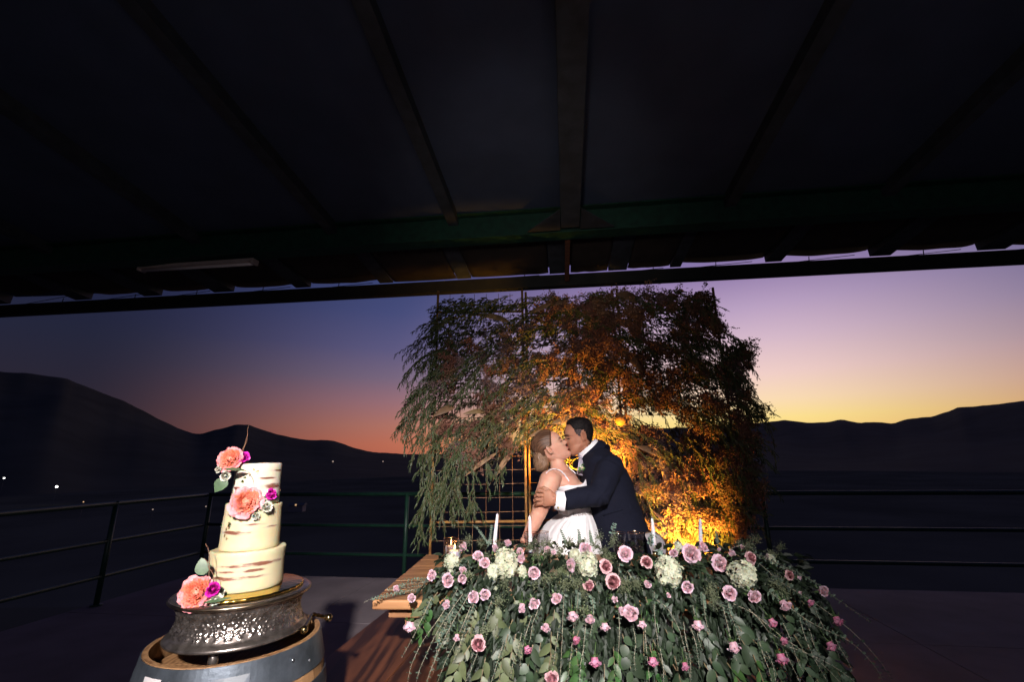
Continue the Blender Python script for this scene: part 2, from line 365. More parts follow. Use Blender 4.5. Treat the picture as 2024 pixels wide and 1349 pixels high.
# rafter tails: short rafters between the cross beam and the fascia, sky shows in slits between them
def onF(px):  # point of the fascia centre line seen at picture column px
    lo, hi = 0., 1.
    for _ in range(40):
        m_ = (lo+hi)/2; v = FL.lerp(FR, m_)-Vector((0, 0, CAMH)); x = 1012+900*v.dot(_r)/v.dot(_f)
        if x < px: lo = m_
        else: hi = m_
    return FL.lerp(FR, lo)
gaps = [(-120, 0), (30, 155), (190, 290), (328, 427), (470, 588), (620, 753), (782, 905), (935, 1085), (1128, 1200), (1240, 1322), (1345, 1508), (1543, 1712), (1757, 1922), (1983, 2110)]
nrm = Vector((-fd.y, fd.x, 0))
edges = [(-300, -120)]+[(gaps[i][1], gaps[i+1][0]) for i in range(len(gaps)-1)]+[(2110, 2250)]
for (x0, x1) in edges:
    p0, p1 = onF(x0), onF(x1); c = (p0+p1)/2; w = (p1-p0).length
    g = MB(); q = c-nrm*1.12; zc = roofz(5.1)
    g.beam((c.x-nrm.x*.06, c.y-nrm.y*.06, 3.49), (q.x, q.y, 3.60-.02), w*.9, .115); g.build('rafter_tail', m_rafter, roof)
# thin brown bracket beside the middle
pb = onF(1121); g = MB(); g.beam((pb.x-.02, pb.y-.14, 3.33), (pb.x-nrm.x*1.1, pb.y-nrm.y*1.1, 3.38), .05, .06); g.build('bracket', mat('rust_bracket', (.22, .08, .04), .7, noise_amt=.4, scale=30), roof)
# sagging canvas edge above the fascia, leaves slits of sky
m_canvas = mat('brown_canvas', (.045, .030, .024), .85, noise_amt=.3, scale=5, bump=.2, bscale=12)
for i, (x0, x1) in enumerate(gaps):
    p0, p1 = onF(x0), onF(x1); g = MB(); K = 14
    op = [.06, .105, .060, .052, .046, .040, .012, .016, .010, .022, .044, .056, .052, .045][i]
    for row in range(6):
        for k in range(K+1):
            u = k/K; p = p0.lerp(p1, u)
            sag = op*(1+.5*abs(2*u-1)**3*random.choice((1, 1)))+.008*noise.noise(Vector((i*3, u*4, 0)))
            v = row/5
            b = p-nrm*(.05+1.05*v); z = (3.43+sag)*(1-v)**1+3.565*v+.0*v-.035*math.sin(PI*v)
            g.v.append(Vector((b.x, b.y, z)))
    for row in range(5):
        for k in range(K):
            a = row*(K+1)+k; g.f.append((a, a+1, a+K+2, a+K+1))
    o = g.build('canvas_edge', m_canvas, roof, True)
    sm = o.modifiers.new('solid', 'SOLIDIFY'); sm.thickness = .004
    # wire across the slit
    if op > .015:
        g = MB(); a = p0.lerp(p1, .12)-nrm*.02; b = p0.lerp(p1, .88)-nrm*.02
        g.tube([(a.x, a.y, 3.43), (b.x, b.y, 3.43+op*.9)], .004, 5); a = p0.lerp(p1, .55+.2*math.sin(i)); g.tube([(a.x, a.y, 3.42), (a.x+.01, a.y, 3.5)], .005, 5); g.build('tie_wire', m_fascia, roof)
# posts that carry the roof (outside the frame at either side)
for q, nm in ((FL.lerp(FR, .03), 0), (FL.lerp(FR, .97), 1)):
    g = MB(); g.beam((q.x, q.y, -.3), (q.x, q.y, 3.28), .1, .1, up=Vector((0, 1, 0))); g.build('roof_post', m_green, roof)
# fluorescent batten lamp, unlit
p0 = P(283, 531, 4.55); p1 = P(500, 517, 4.25); 
t = thing('tube_lamp', 'unlit white fluorescent batten lamp hanging under the dark roof above the cake', 'lamp', p1)
m_bat = mat('batten_plastic', (.55, .42, .38), .35, noise_amt=.2, scale=10)
g = MB(); g.beam(p0, p1, .085, .035); g.build('housing', m_bat, t)
g = MB(); dz = Vector((0, 0, -.028)); g.tube([p0+dz, p1+dz], .016, 10); g.build('tube', mat('tube_glass', (.7, .6, .58), .15), t, True)
dd = (p1-p0).normalized()
for q, s in ((p0, -1), (p1, 1)):
    g = MB(); g.beam(q+dd*s*.001+Vector((0, 0, -.008)), q+dd*s*.035+Vector((0, 0, -.008)), .09, .06); o = g.build('end_cap', m_bat, t); bevel(o, .01)
for q in (p0.lerp(p1, .2), p0.lerp(p1, .8)):
    g = MB(); g.tube([q, (q.x, q.y, roofz(4.3)-.01)], .003, 5); g.build('hanger', m_fascia, t)
g = MB(); q = P(200, 520, 4.5); g.tube([(q.x, q.y, 3.6), (q.x-.02, q.y, q.z), (q.x-.1, q.y, q.z-.16)], .004, 5); o = g.build('cable', m_fascia, None, loc=q); tag(o, 'thin dark cable hanging from the roof left of the tube lamp', 'cable')
# ================================================================= TABLE
TY = math.radians(3.0)
TC = Vector((-.56, 1.98, 0))    # front left corner of the table
def T(a, b, z): return Vector((TC.x+a*math.cos(TY)+b*math.sin(TY), TC.y-a*math.sin(TY)+b*math.cos(TY), z))
m_tab = wood('tabletop_oak', (.50, .25, .11), (.25, .11, .045), .42, 'X', 2.2, 7)
m_tabe = wood('apron_oak', (.36, .17, .075), (.2, .09, .04), .5, 'X', 3, 5)
m_bench = wood('bench_walnut', (.16, .055, .024), (.035, .012, .006), .5, 'Y', .9, 16, .05)
t = thing('wooden_table', 'light brown plank-topped wooden table carrying the long flower garland', 'table', T(0, 0, 0))
TL = 1.665; TD = .90
nb = 6
for k in range(nb):
    b0 = TD*k/nb+.0012; b1 = TD*(k+1)/nb-.0012
    g = MB(); g.box(T(TL/2, (b0+b1)/2, .7425+rnd(-.0006, .0006)), (TL, b1-b0, .035), rz=-TY); o = g.build('plank', m_tab, t); bevel(o, .007 if k == 0 else .0025, 3)
g = MB(); g.box(T(TL/2, .075, .692), (TL-.1, .03, .022), rz=-TY); o = g.build('apron', m_tabe, t); bevel(o, .002)
g = MB(); g.box(T(TL/2, TD-.075, .68), (TL-.1, .025, .085), rz=-TY); g.build('apron', m_tabe, t)
for a in (.12, TL-.12):
    g = MB(); g.box(T(a, TD/2+.03, .68), (.025, TD-.14, .085), rz=-TY); g.build('apron', m_tabe, t)
for a in (.52, TL-.3):
    for b in (.2, TD-.12):
        g = MB(); g.box(T(a, b, .3615), (.07, .07, .721), rz=-TY); o = g.build('leg', m_tabe, t); bevel(o, .004)
# dark bench below
BL = P(0, 0, 1)
A = PZ(753, 1216, .45); Bn = PZ(640, 1304, .45)
bd = (A-Bn).normalized(); bn = Vector((bd.y, -bd.x, 0))
t = thing('low_wooden_bench', 'dark walnut stained low bench below the left end of the table', 'bench', (Bn.x, Bn.y, 0))
far = A+bd*.12; near = A-bd*1.02
for k in range(3):
    w = .36; c0 = far+bn*(w*k+w/2); c1 = near+bn*(w*k+w/2)
    g = MB(); g.beam((c0.x, c0.y, .4325), (c1.x, c1.y, .4325), w-.003, .035); o = g.build('board', m_bench, t); bevel(o, .004)
for k in (0.12, .88):
    for w in (.1, .98):
        c = near.lerp(far, k)+bn*w
        g = MB(); g.beam((c.x, c.y, 0), (c.x, c.y, .414), .07, .07, up=Vector((0, 1, 0))); g.build('leg', m_bench, t)

# ================================================================= BARREL
CX_, CY_ = -.83, 1.54
bc = Vector((CX_, CY_, 0)); BH = .785
m_stave = wood('barrel_oak', (.38, .21, .095), (.20, .10, .04), .55, 'Z', 4, 5)
m_hoop = mat('galvanised_hoop', (.17, .20, .235), .42, metal=.75, noise_amt=.45, scale=16, bump=.06, bscale=120)
m_rivet = mat('rivet_steel', (.4, .42, .45), .35, metal=1)
m_sticker = mat('sticker_white', (.62, .58, .58), .5, color2=(.12, .11, .12), scale=26, thr=(.62, .66), detail=6)
m_sticker2 = mat('sticker_faded', (.24, .26, .28), .4, color2=(.14, .16, .19), scale=18, thr=(.45, .55))
t = thing('wine_barrel', 'oak wine barrel with grey steel hoops carrying the cake stand', 'barrel', bc)
def br(z):   # outer radius
    u = (z/BH-.5)*2; return .274-.047*u*u
NSt = 30
g = MB(); w = 2*PI/NSt*.5*.985; zs = [0, .08, .2, .32, .39, .46, .58, .7, BH]
for z in zs:
    for a in (-w, 0, w):
        r = br(z); g.v.append(Vector((r*math.cos(a), r*math.sin(a), z)))
k0 = len(g.v)
for z in zs:
    for a in (-w, 0, w):
        r = br(z)-.014; g.v.append(Vector((r*math.cos(a), r*math.sin(a), z)))
for i in range(len(zs)-1):
    for j in range(2):
        a = i*3+j; g.f.append((a, a+1, a+4, a+3)); g.f.append((k0+a, k0+a+3, k0+a+4, k0+a+1))
    g.f.append((i*3, i*3+3, k0+i*3+3, k0+i*3)); g.f.append((i*3+2, k0+i*3+2, k0+i*3+5, i*3+5))
n = (len(zs)-1)*3; g.f += [(n, n+1, k0+n+1, k0+n), (n+1, n+2, k0+n+2, k0+n+1), (0, k0, k0+1, 1), (1, k0+1, k0+2, 2)]
me = g.mesh('stave', smooth=False); me.materials.append(m_stave)
for i in range(NSt): link('stave', me, t, Matrix.Rotation(2*PI*i/NSt, 4, 'Z'))
for k in range(5):   # barrel head boards, recessed
    y0 = -.2115+.423*k/5; y1 = y0+.423/5-.002
    g = MB(); R = .2115; ps = []
    n = 8
    for q in range(n+1):
        y = y0+(y1-y0)*q/n; ps.append((math.sqrt(max(0, R*R-y*y)), y))
    vs = [(x, y) for x, y in ps]+[(-x, y) for x, y in ps[::-1]]
    m = len(vs)
    g.add([(x+CX_, y+CY_, BH-.058) for x, y in vs]+[(x+CX_, y+CY_, BH-.072) for x, y in vs], [tuple(range(m))[::-1], tuple(range(m, 2*m))]+[(i, (i+1) % m, m+(i+1) % m, m+i) for i in range(m)])
    g.build('head_board', m_stave, t)
def hoop(z0, z1, nm='hoop'):
    g = MB(); n = 96; k = len(g.v)
    for (z, dr) in ((z0, .0005), (z0, .003), (z1, .003), (z1, .0005)):
        for j in range(n):
            a = 2*PI*j/n; r = br(z)+dr; g.v.append(bc+Vector((r*math.cos(a), r*math.sin(a), z)))
    for i in range(4):
        for j in range(n):
            a = i*n+j; b = i*n+(j+1) % n; c = ((i+1) % 4)*n; g.f.append((a, b, c+(j+1) % n, c+j))
    return g.build(nm, m_hoop, t, False, recalc=True)
hoops = [(BH-.078, BH-.0015), (BH-.150, BH-.106), (BH-.30, BH-.25), (.25, .30), (.106, .15), (.004, .078)]
tocam = math.atan2(-CY_, -CX_)     # azimuth from barrel to the camera
for (a, b) in hoops:
    h = hoop(a, b)
    for da in (-.62, -.5, .62, .9):
        g = MB(); an = tocam+da; z = (a+b)/2; p = bc+Vector(((br(z)+.004)*math.cos(an), (br(z)+.004)*math.sin(an), z+.012*(1 if da in (-.62, .62) else -1)))
        g.ell(p, (.0045, .0045, .0045), nu=8, nv=6); g.build('rivet', m_rivet, h, True)
def sticker(a0, a1, z0, z1, m, nm, label):
    g = MB(); n = 10
    for z in (z0, z1):
        for j in range(n+1):
            a = a0+(a1-a0)*j/n; r = br(z)+.0045; g.v.append(bc+Vector((r*math.cos(a), r*math.sin(a), z)))
    for j in range(n): g.f.append((j, j+1, n+2+j, n+1+j))
    o = g.build(nm, m, t); o['label'] = label
sticker(tocam-.98, tocam-.72, BH-.068, BH-.022, m_sticker, 'sticker', 'scuffed white paper sticker on the top hoop')
sticker(tocam-.20, tocam+.16, BH-.066, BH-.026, m_sticker2, 'sticker', 'faded grey sticker on the top hoop')
# brass toggle with ball ends lying over the rim
m_brass = mat('brass', (.62, .48, .22), .18, metal=1, noise_amt=.3, scale=30)
pa = Vector(PZ(650, 1222, BH+.022)); pb_ = Vector(PZ(601, 1246, BH+.016)); pm = Vector(PZ(618, 1215, BH+.02))
t = thing('brass_handle', 'brass toggle handle with shiny ball ends on the barrel rim', 'handle', pa)
for q in (pa, pb_):
    g = MB(); g.ell(q, (.0115, .0115, .0115), nu=16, nv=10); g.ell(q+(pm-q).normalized()*.014, (.008, .008, .008), nu=14, nv=8); g.build('ball_end', m_brass, t, True)
for q in (pa, pb_):
    g = MB(); pts = [q.lerp(pm, k/8) for k in range(9)]; g.tube(pts, [.0045+.0022*(k % 2) for k in range(9)], 10); g.build('rod', m_brass, t, True)
# ================================================================= CAKE STAND
m_pew = mat('antique_pewter', (.43, .37, .33), .27, metal=.9, noise_amt=.55, scale=45, bump=.05, bscale=80)
sb = Vector((CX_, CY_, 0)); Z0 = .798; Z1 = .912
t = thing('cake_stand', 'round antique pewter cake stand embossed with flowers on the barrel', 'cake stand', (CX_, CY_, Z0))
prof = [(0, -.002), (.10, -.002), (.178, 0), (.188, .002), (.190, .006), (.187, .011), (.178, .017)]
body = []
for k in range(27):
    u = k/26; body.append((.176-.013*math.sin(PI*min(1, u*1.0))**1.0*(1 if u < .5 else 1)-.006*u, .019+.075*u))
prof += body+[(.171, .0965), (.181, .099), (.187, .1035), (.188, .108), (.184, .1125), (.170, .1135), (.158, .1115), (0, .1115)]
NF = 13
def emb(a, r, z):
    if not (.02 < z < .093): return r, z
    u = a/(2*PI)*NF*2; h = 0
    for row, (zc, ph) in enumerate(((.036, 0), (.058, .5), (.078, 0.1))):
        du = ((u*.5+ph) % 1)-.5
        x = du*2*PI/NF*.165; y = z-zc
        d = math.hypot(x, y); an = math.atan2(y, x)
        if row == 1 or True:
            # blossom: centre and six round petals
            pet = abs(math.cos(3*an))
            h += .0036*math.exp(-(d/.0035)**2)
            for q in range(6):
                px, py = .0085*math.cos(q*PI/3), .0085*math.sin(q*PI/3)
                h += .0036*math.exp(-((x-px)**2+(y-py)**2)/.0030**2)
        for q in (-1, 1):      # leaves at each side
            for kx, ky, an2 in ((.019, .004, .6), (.026, -.005, -.5), (.034, .004, .4)):
                X = x-q*kx; Y = y-ky; c, s = math.cos(an2*q), math.sin(an2*q); X, Y = X*c+Y*s, -X*s+Y*c
                h += .0038*math.exp(-(X/.0055)**2-(Y/.0026)**2)
    return r+h*1.25, z
g = MB(); prof_e = prof
g.lathe(prof_e, (CX_, CY_, Z0), 560, emb); g.build('embossed_body', m_pew, t, True)
g = MB(); g.tube([(CX_+.1865*math.cos(a), CY_+.1865*math.sin(a), Z0+.1065) for a in np.linspace(0, 2*PI, 97)[:-1]]+[(CX_+.1865, CY_, Z0+.1065)], .0042, 10, cap=False); g.build('rim', mat('rim_bronze', (.55, .43, .30), .28, metal=1, noise_amt=.4, scale=40), t, True)
for q in range(3):   # small feet
    an = tocam+2*PI*q/3-.35; g = MB(); g.ell((CX_+.15*math.cos(an), CY_+.15*math.sin(an), Z0-.024), (.013, .013, .024), nu=14, nv=8); g.build('foot', m_pew, t, True)
# ================================================================= CAKE
m_gold = mat('gold_foil_board', (.95, .66, .16), .13, metal=1, bump=.25, bscale=30)
g = MB(); n = 180
def scal(a, r, z): 
    return (r+(.0022*abs(math.sin(a*17))+.0012*noise.noise(Vector((a*9, 0, 0))) if r > .15 else r), z) if r > .15 else (r, z)
g.lathe([(0, 0), (.158, 0), (.1635, .0015), (.165, .005), (.1635, .0085), (.158, .010), (0, .010)], (CX_, CY_, Z1-.0005), n, scal)
t = thing('cake', 'three-tier semi-naked cream wedding cake dressed with fresh flowers', 'cake', (CX_, CY_, Z1))
g.build('gold_board', m_gold, t, True)
ZB = Z1+.0095
def frosting(name, seed, cream, streaks):
    M = bpy.data.materials.new(name); M.use_nodes = True; nt = M.node_tree; N = nt.nodes; L = nt.links
    b = N['Principled BSDF']; b.inputs['Roughness'].default_value = .48; b.inputs['Subsurface Weight'].default_value = .25; b.inputs['Subsurface Scale'].default_value = .006
    tc = N.new('ShaderNodeTexCoord'); sp = N.new('ShaderNodeSeparateXYZ'); L.new(tc.outputs['Object'], sp.inputs[0])
    def m(op, a, b_=None, clamp=False):
        n = N.new('ShaderNodeMath'); n.operation = op; n.use_clamp = clamp
        for i, v in enumerate((a, b_)):
            if v is None: continue
            if hasattr(v, 'is_output'): L.new(v, n.inputs[i])
            else: n.inputs[i].default_value = v
        return n.outputs[0]
    nz = N.new('ShaderNodeTexNoise'); mp = N.new('ShaderNodeMapping'); mp.inputs['Scale'].default_value = (1, 1, 4); mp.inputs['Location'].default_value = (seed, 0, 0); L.new(tc.outputs['Object'], mp.inputs[0]); L.new(mp.outputs[0], nz.inputs['Vector']); nz.inputs['Scale'].default_value = 22; nz.inputs['Detail'].default_value = 6
    nf = N.new('ShaderNodeTexNoise'); nf.inputs['Scale'].default_value = 420; nf.inputs['Detail'].default_value = 3; L.new(tc.outputs['Object'], nf.inputs['Vector'])
    an = m('ARCTAN2', sp.outputs[1], sp.outputs[0])
    tot = None; soft = None
    for (a0, z0, wa, wz) in streaks:      # angle from the camera side, height, half widths
        A_ = (tocam+a0+PI) % (2*PI)-PI
        da = m('SUBTRACT', an, A_); da = m('WRAP', da, -PI) if False else da
        n_ = N.new('ShaderNodeMath'); n_.operation = 'WRAP'; L.new(da, n_.inputs[0]); n_.inputs[1].default_value = PI; n_.inputs[2].default_value = -PI; da = n_.outputs[0]
        e = m('ADD', m('POWER', m('ABSOLUTE', m('DIVIDE', da, wa)), 2.0), m('POWER', m('ABSOLUTE', m('DIVIDE', m('SUBTRACT', sp.outputs[2], z0), wz)), 2.0))
        v = m('SUBTRACT', 1.15, e)
        tot = v if tot is None else m('MAXIMUM', tot, v)
        e2 = m('SUBTRACT', 2.6, e); soft = e2 if soft is None else m('MAXIMUM', soft, e2)
    th = m('ADD', tot, m('MULTIPLY', m('SUBTRACT', nz.outputs[0], .5), 5.))
    r = N.new('ShaderNodeMapRange'); r.inputs['From Min'].default_value = .1; r.inputs['From Max'].default_value = .9; L.new(th, r.inputs['Value'])
    th2 = m('ADD', soft, m('MULTIPLY', m('SUBTRACT', nz.outputs[0], .5), 5.))
    r2 = N.new('ShaderNodeMapRange'); r2.inputs['From Min'].default_value = .2; r2.inputs['From Max'].default_value = 2.2; L.new(th2, r2.inputs['Value'])
    base = N.new('ShaderNodeMix'); base.data_type = 'RGBA'; nb_ = N.new('ShaderNodeTexNoise'); nb_.inputs['Scale'].default_value = 5; L.new(mp.outputs[0], nb_.inputs['Vector']); L.new(nb_.outputs[0], base.inputs['Factor']); base.inputs[6].default_value = (*cream, 1); base.inputs[7].default_value = (cream[0]*.93, cream[1]*.88, cream[2]*.74, 1)
    m1 = N.new('ShaderNodeMix'); m1.data_type = 'RGBA'; L.new(m('MULTIPLY', r2.outputs[0], .55), m1.inputs['Factor']); L.new(base.outputs[2], m1.inputs[6]); m1.inputs[7].default_value = (.42, .27, .25, 1)
    sponge = N.new('ShaderNodeMix'); sponge.data_type = 'RGBA'; L.new(nf.outputs[0], sponge.inputs['Factor']); sponge.inputs[6].default_value = (.10, .022, .012, 1); sponge.inputs[7].default_value = (.34, .14, .08, 1)
    m2 = N.new('ShaderNodeMix'); m2.data_type = 'RGBA'; L.new(r.outputs[0], m2.inputs['Factor']); L.new(m1.outputs[2], m2.inputs[6]); L.new(sponge.outputs[2], m2.inputs[7]); L.new(m2.outputs[2], b.inputs['Base Color'])
    hh = m('ADD', m('MULTIPLY', nb_.outputs[0], .6), m('MULTIPLY', m('MULTIPLY', r.outputs[0], nf.outputs[0]), -.8))
    bp = N.new('ShaderNodeBump'); bp.inputs['Strength'].default_value = .5; bp.inputs['Distance'].default_value = .004; L.new(hh, bp.inputs['Height']); L.new(bp.outputs[0], b.inputs['Normal'])
    return M
def tier(r0, r1, z0, z1, m, seed, nm):
    g = MB(); H_ = z1-z0; pr = [(0, 0), (r0*.97, 0), (r0, .003)]
    for k in range(1, 12): pr.append((r0+(r1-r0)*k/12, .003+(H_-.008)*k/12))
    pr += [(r1+.0005, H_-.003), (r1-.001, H_), (r1-.004, H_+.0008), (r1*.9, H_-.001), (r1*.5, H_-.0005), (0, H_)]
    def fn(a, r, z):
        if r < .02: return r, z
        q = noise.noise(Vector((math.cos(a)*1.6+seed, math.sin(a)*1.6, z*22)))*.0016
        top = (.0022*math.sin(a+seed*2)+.0016*noise.noise(Vector((math.cos(a)*2, math.sin(a)*2, seed)))) if z > H_-.006 and r > r1*.85 else 0
        return r+q, z+top
    g.lathe(pr, (CX_, CY_, z0), 96, fn)
    o = g.build(nm, m, t, True, loc=(CX_, CY_, z0)); return o
cream = (.68, .61, .40); cream2 = (.71, .665, .56)
tier(.105, .1035, ZB, 1.029, frosting('frosting_low', 1, cream, [(.25, .073, .75, .0052), (.15, .058, .3, .0035), (-.35, .040, .8, .0045), (-.6, .057, .35, .003)]), 1, 'bottom_tier')
tier(.084, .080, 1.0292, 1.160, frosting('frosting_mid', 5, cream, [(-.6, .052, .55, .0055), (.1, .074, .35, .0035), (.75, .064, .3, .003), (-.8, .103, .3, .004)]), 2.3, 'middle_tier')
tier(.069, .0665, 1.1602, 1.281, frosting('frosting_top', 9, cream2, [(.35, .077, .35, .0035), (.8, .053, .5, .007), (-.9, .048, .25, .004), (.9, .10, .4, .003)]), 4.1, 'top_tier')
# flecks of gold leaf pressed on the left side
m_leafgold = mat('gold_leaf_flake', (.55, .38, .12), .3, metal=1, noise_amt=.7, scale=300)
g = MB()
for (a0, z, r) in [(-.55, 1.243, .0672), (-.6, 1.232, .0674), (-.63, 1.226, .0674), (-.2, 1.262, .067), (-.05, 1.256, .067), (-.35, 1.247, .067), (-.62, 1.14, .0818), (-.68, 1.132, .0818), (-.64, 1.126, .082), (-.78, 1.108, .083), (-.82, 1.104, .083), (-.75, 1.096, .083), (-.8, 1.066, .0835), (-.78, 1.128, .0818), (-.95, 1.09, .083), (-.9, 1.076, .0835)]:
    for q in range(3):
        a = tocam+a0+rnd(-.05, .05); zz = z+rnd(-.004, .004); s = rnd(.0012, .0035)
        vs = []
        for k in range(5):
            an = k*2*PI/5+rnd(-.4, .4); rr = s*rnd(.5, 1.2); da = rr*math.cos(an)/r; vs.append((CX_+(r+.0016+rnd(0, .0012))*math.cos(a+da), CY_+(r+.0016)*math.sin(a+da), zz+rr*math.sin(an)*1.3))
        g.add(vs, [(0, 1, 2, 3, 4)])
o = g.build('gold_leaf', m_leafgold, t); o['kind'] = 'stuff'

# ================================================================= FLOWER KIT
def petal_mesh(r0, r1, h, wid, curl=.006, ruf=0., nu=5, nv=4, seed=0, cup=.6, notch=0.):
    """cupped petal round the Z axis, centred on angle 0; returns verts, faces"""
    rs = random.Random(seed); vs = []
    ph = rs.uniform(0, 6)
    for j in range(nv+1):
        v = j/nv
        rad = r0+(r1-r0)*(v**cup)+curl*max(0, v-.7)/.3
        wv = wid*math.sin(PI*(.18+.62*v))**.8
        for i in range(nu+1):
            u = i/nu*2-1
            edge = 1-.28*abs(u)**2.2*v-notch*math.exp(-(u/.25)**2)*max(0, v-.7)/.3*.12
            z = h*v*edge-curl*.8*max(0, v-.78)/.22
            rr = rad*(1-.10*u*u*(1-v))+ruf*math.sin(u*7+ph+v*3)*v
            a = u*wv
            vs.append((rr*math.cos(a), rr*math.sin(a), z+ruf*.7*math.cos(u*9+ph)*v))
    fs = []
    for j in range(nv):
        for i in range(nu):
            a = j*(nu+1)+i; fs.append((a, a+1, a+nu+2, a+nu+1))
    return vs, fs
def rot_add(g, vf, a, tilt=0, sc=1, dz=0):
    M = Matrix.Rotation(a, 4, 'Z') @ Matrix.Rotation(tilt, 4, 'Y') @ Matrix.Diagonal((sc, sc, sc, 1)); M.translation = Vector((0, 0, dz)); g.add(*vf, M)
def sepals(g, r, n=5, L_=.022, droop=.5):
    for k in range(n):
        a = 2*PI*k/n+rnd(-.1, .1); pts = []
        for j in range(5):
            v = j/4; rr = r*.25+L_*v*math.cos(droop*v); z = -L_*v*math.sin(droop*v)*1.2; w = .0042*math.sin(PI*(.12+.84*v))
            pts.append((rr, -w, z)); pts.append((rr, w, z))
        rot_add(g, (pts, [(2*q, 2*q+1, 2*q+3, 2*q+2) for q in range(4)]), a)
    g.ell((0, 0, -.002), (r*.32, r*.32, .009), nu=8, nv=5)
def rose_kit(tag_, R, openness, m_in, m_out, nh=3, seed=0, outer=7, ruf=.0008):
    """heart mesh + outer petal meshes (shared), all of radius about R, axis +Z, base at z=0"""
    rs = random.Random(seed); g = MB(); H_ = R*1.45
    # heart: closed bud in the middle, petals opening layer by layer
    g.ell((0, 0, H_*.42), (R*.30, R*.30, H_*.46), nu=12, nv=8)
    NL = nh+2
    for layer in range(NL):
        q = layer/(NL-1.); hh = H_*(1.0-.26*q*openness); np_ = 3+layer
        r0 = R*(.26+.30*q); r1 = R*(.10+(.28+.42*openness)*q)
        for p_ in range(np_):
            a = 2*PI*(p_+.37*layer)/np_+rs.uniform(-.2, .2)
            rot_add(g, petal_mesh(r0, r1, hh*rs.uniform(.94, 1.03), min(1.5, PI/np_*1.45), R*.10*q, ruf*.6, 5, 4, rs.random(), 1.3-.6*q), a, rs.uniform(-.04, .04))
    heart = g.mesh('bloom_heart'); heart.materials.append(m_in)
    pets = []
    for q in range(3):
        g = MB(); g.add(*petal_mesh(R*.30, R*(.66+.26*openness*(.6+.3*q)), H_*(.97-.20*openness-.14*q*openness), .85, R*(.08+.16*openness), ruf, 6, 5, seed+q*3, .65))
        me = g.mesh('petal'); me.materials.append(m_out); pets.append(me)
    g = MB(); sepals(g, R, 5, R*.95, .55); cal = g.mesh('calyx'); 
    return dict(heart=heart, pets=pets, cal=cal, outer=outer, R=R)
def make_rose(kit, name, label, cat, loc, axis, group, scale=1., m_cal=None, stem=None, roll=0):
    R = frame(axis).to_4x4() @ Matrix.Rotation(PI/2, 4, 'Y') @ Matrix.Rotation(roll, 4, 'Z')
    # after frame, X axis = axis; rotate so that local Z -> axis
    o = thing(name, label, cat, (0, 0, 0), group)
    o.matrix_world = Matrix.Translation(Vector(loc)) @ R @ Matrix.Diagonal((scale, scale, scale, 1))
    I = Matrix.Identity(4)
    link('bloom_heart', kit['heart'], o, I)
    n = kit['outer']; rs = random.Random(int(loc[0]*1e4) ^ int(loc[2]*1e4))
    for k in range(n):
        a = 2*PI*k*.382*1.0+rs.uniform(-.25, .25); me = kit['pets'][min(2, k*3//n)]
        s = rs.uniform(.92, 1.08)
        link('petal', me, o, Matrix.Rotation(a, 4, 'Z') @ Matrix.Rotation(rs.uniform(-.05, .10), 4, 'Y') @ Matrix.Diagonal((s, s, s*rs.uniform(.93, 1.05), 1)))
    link('calyx', kit['cal'], o, I)
    if stem:
        g = MB(); g.tube([(0, 0, -.005), (stem*.1, 0, -stem*.5), (stem*.2, .0, -stem)], .0016, 6); me = g.mesh('stem'); me.materials.append(m_cal); link('stem', me, o, I)
    return o
m_calyx = mat('calyx_green', (.06, .115, .03), .55, noise_amt=.3, scale=60)
m_pink_i = mat('rose_pink_inner', (.68, .37, .43), .55, noise_amt=.18, scale=70, sss=.15, rnd=.10, sheen=.3)
m_pink_o = mat('rose_pink_outer', (.70, .46, .55), .55, noise_amt=.14, scale=60, sss=.15, rnd=.10, sheen=.3)
m_deep_i = mat('rose_deep_pink_inner', (.50, .14, .24), .55, noise_amt=.2, scale=70, sss=.1, rnd=.12)
m_deep_o = mat('rose_deep_pink_outer', (.62, .27, .40), .55, noise_amt=.3, scale=50, sss=.1, rnd=.12)
m_dusty_i = mat('rose_dusty_inner', (.42, .16, .18), .6, noise_amt=.3, scale=80, rnd=.1)
m_dusty_o = mat('rose_dusty_outer', (.64, .39, .41), .6, noise_amt=.25, scale=60, rnd=.1)
m_peach_i = mat('peach_inner', (.84, .20, .10), .5, noise_amt=.25, scale=30, color2=(.82, .27, .20), sss=.2)
m_peach_o = mat('peach_outer', (.78, .20, .20), .5, noise_amt=.2, scale=40, color2=(.82, .30, .32), sss=.2)
m_mag = mat('magenta_petal', (.66, .015, .38), .5, noise_amt=.35, scale=90, sss=.1)
m_white = mat('white_petal', (.70, .66, .54), .5, noise_amt=.08, scale=60, sss=.2)
m_leaf = mat('eucalyptus_grey_green', (.085, .135, .065), .5, noise_amt=.25, scale=30, rnd=.3)
K = {}
def kits():
    K['open'] = rose_kit('open', .030, 1.0, m_pink_i, m_pink_o, 4, 1, 9, .0010)
    K['half'] = rose_kit('half', .026, .6, m_pink_i, m_pink_o, 3, 2, 7)
    K['bud'] = rose_kit('bud', .020, .25, m_pink_i, m_pink_o, 2, 3, 5, .0005)
    K['dopen'] = rose_kit('dopen', .029, .95, m_dusty_i, m_dusty_o, 4, 4, 9, .0014)
    K['deep'] = rose_kit('deep', .024, .55, m_deep_i, m_deep_o, 3, 5, 7, .0012)
    K['dbud'] = rose_kit('dbud', .019, .3, m_deep_i, m_deep_o, 2, 6, 5, .0008)
    K['mag'] = rose_kit('mag', .019, .5, m_mag, m_mag, 4, 7, 7, .0006)
    K['white'] = rose_kit('white', .017, .55, m_white, m_white, 4, 8, 7, .0014)
    for k in K.values(): k['cal'].materials.append(m_calyx)
kits()
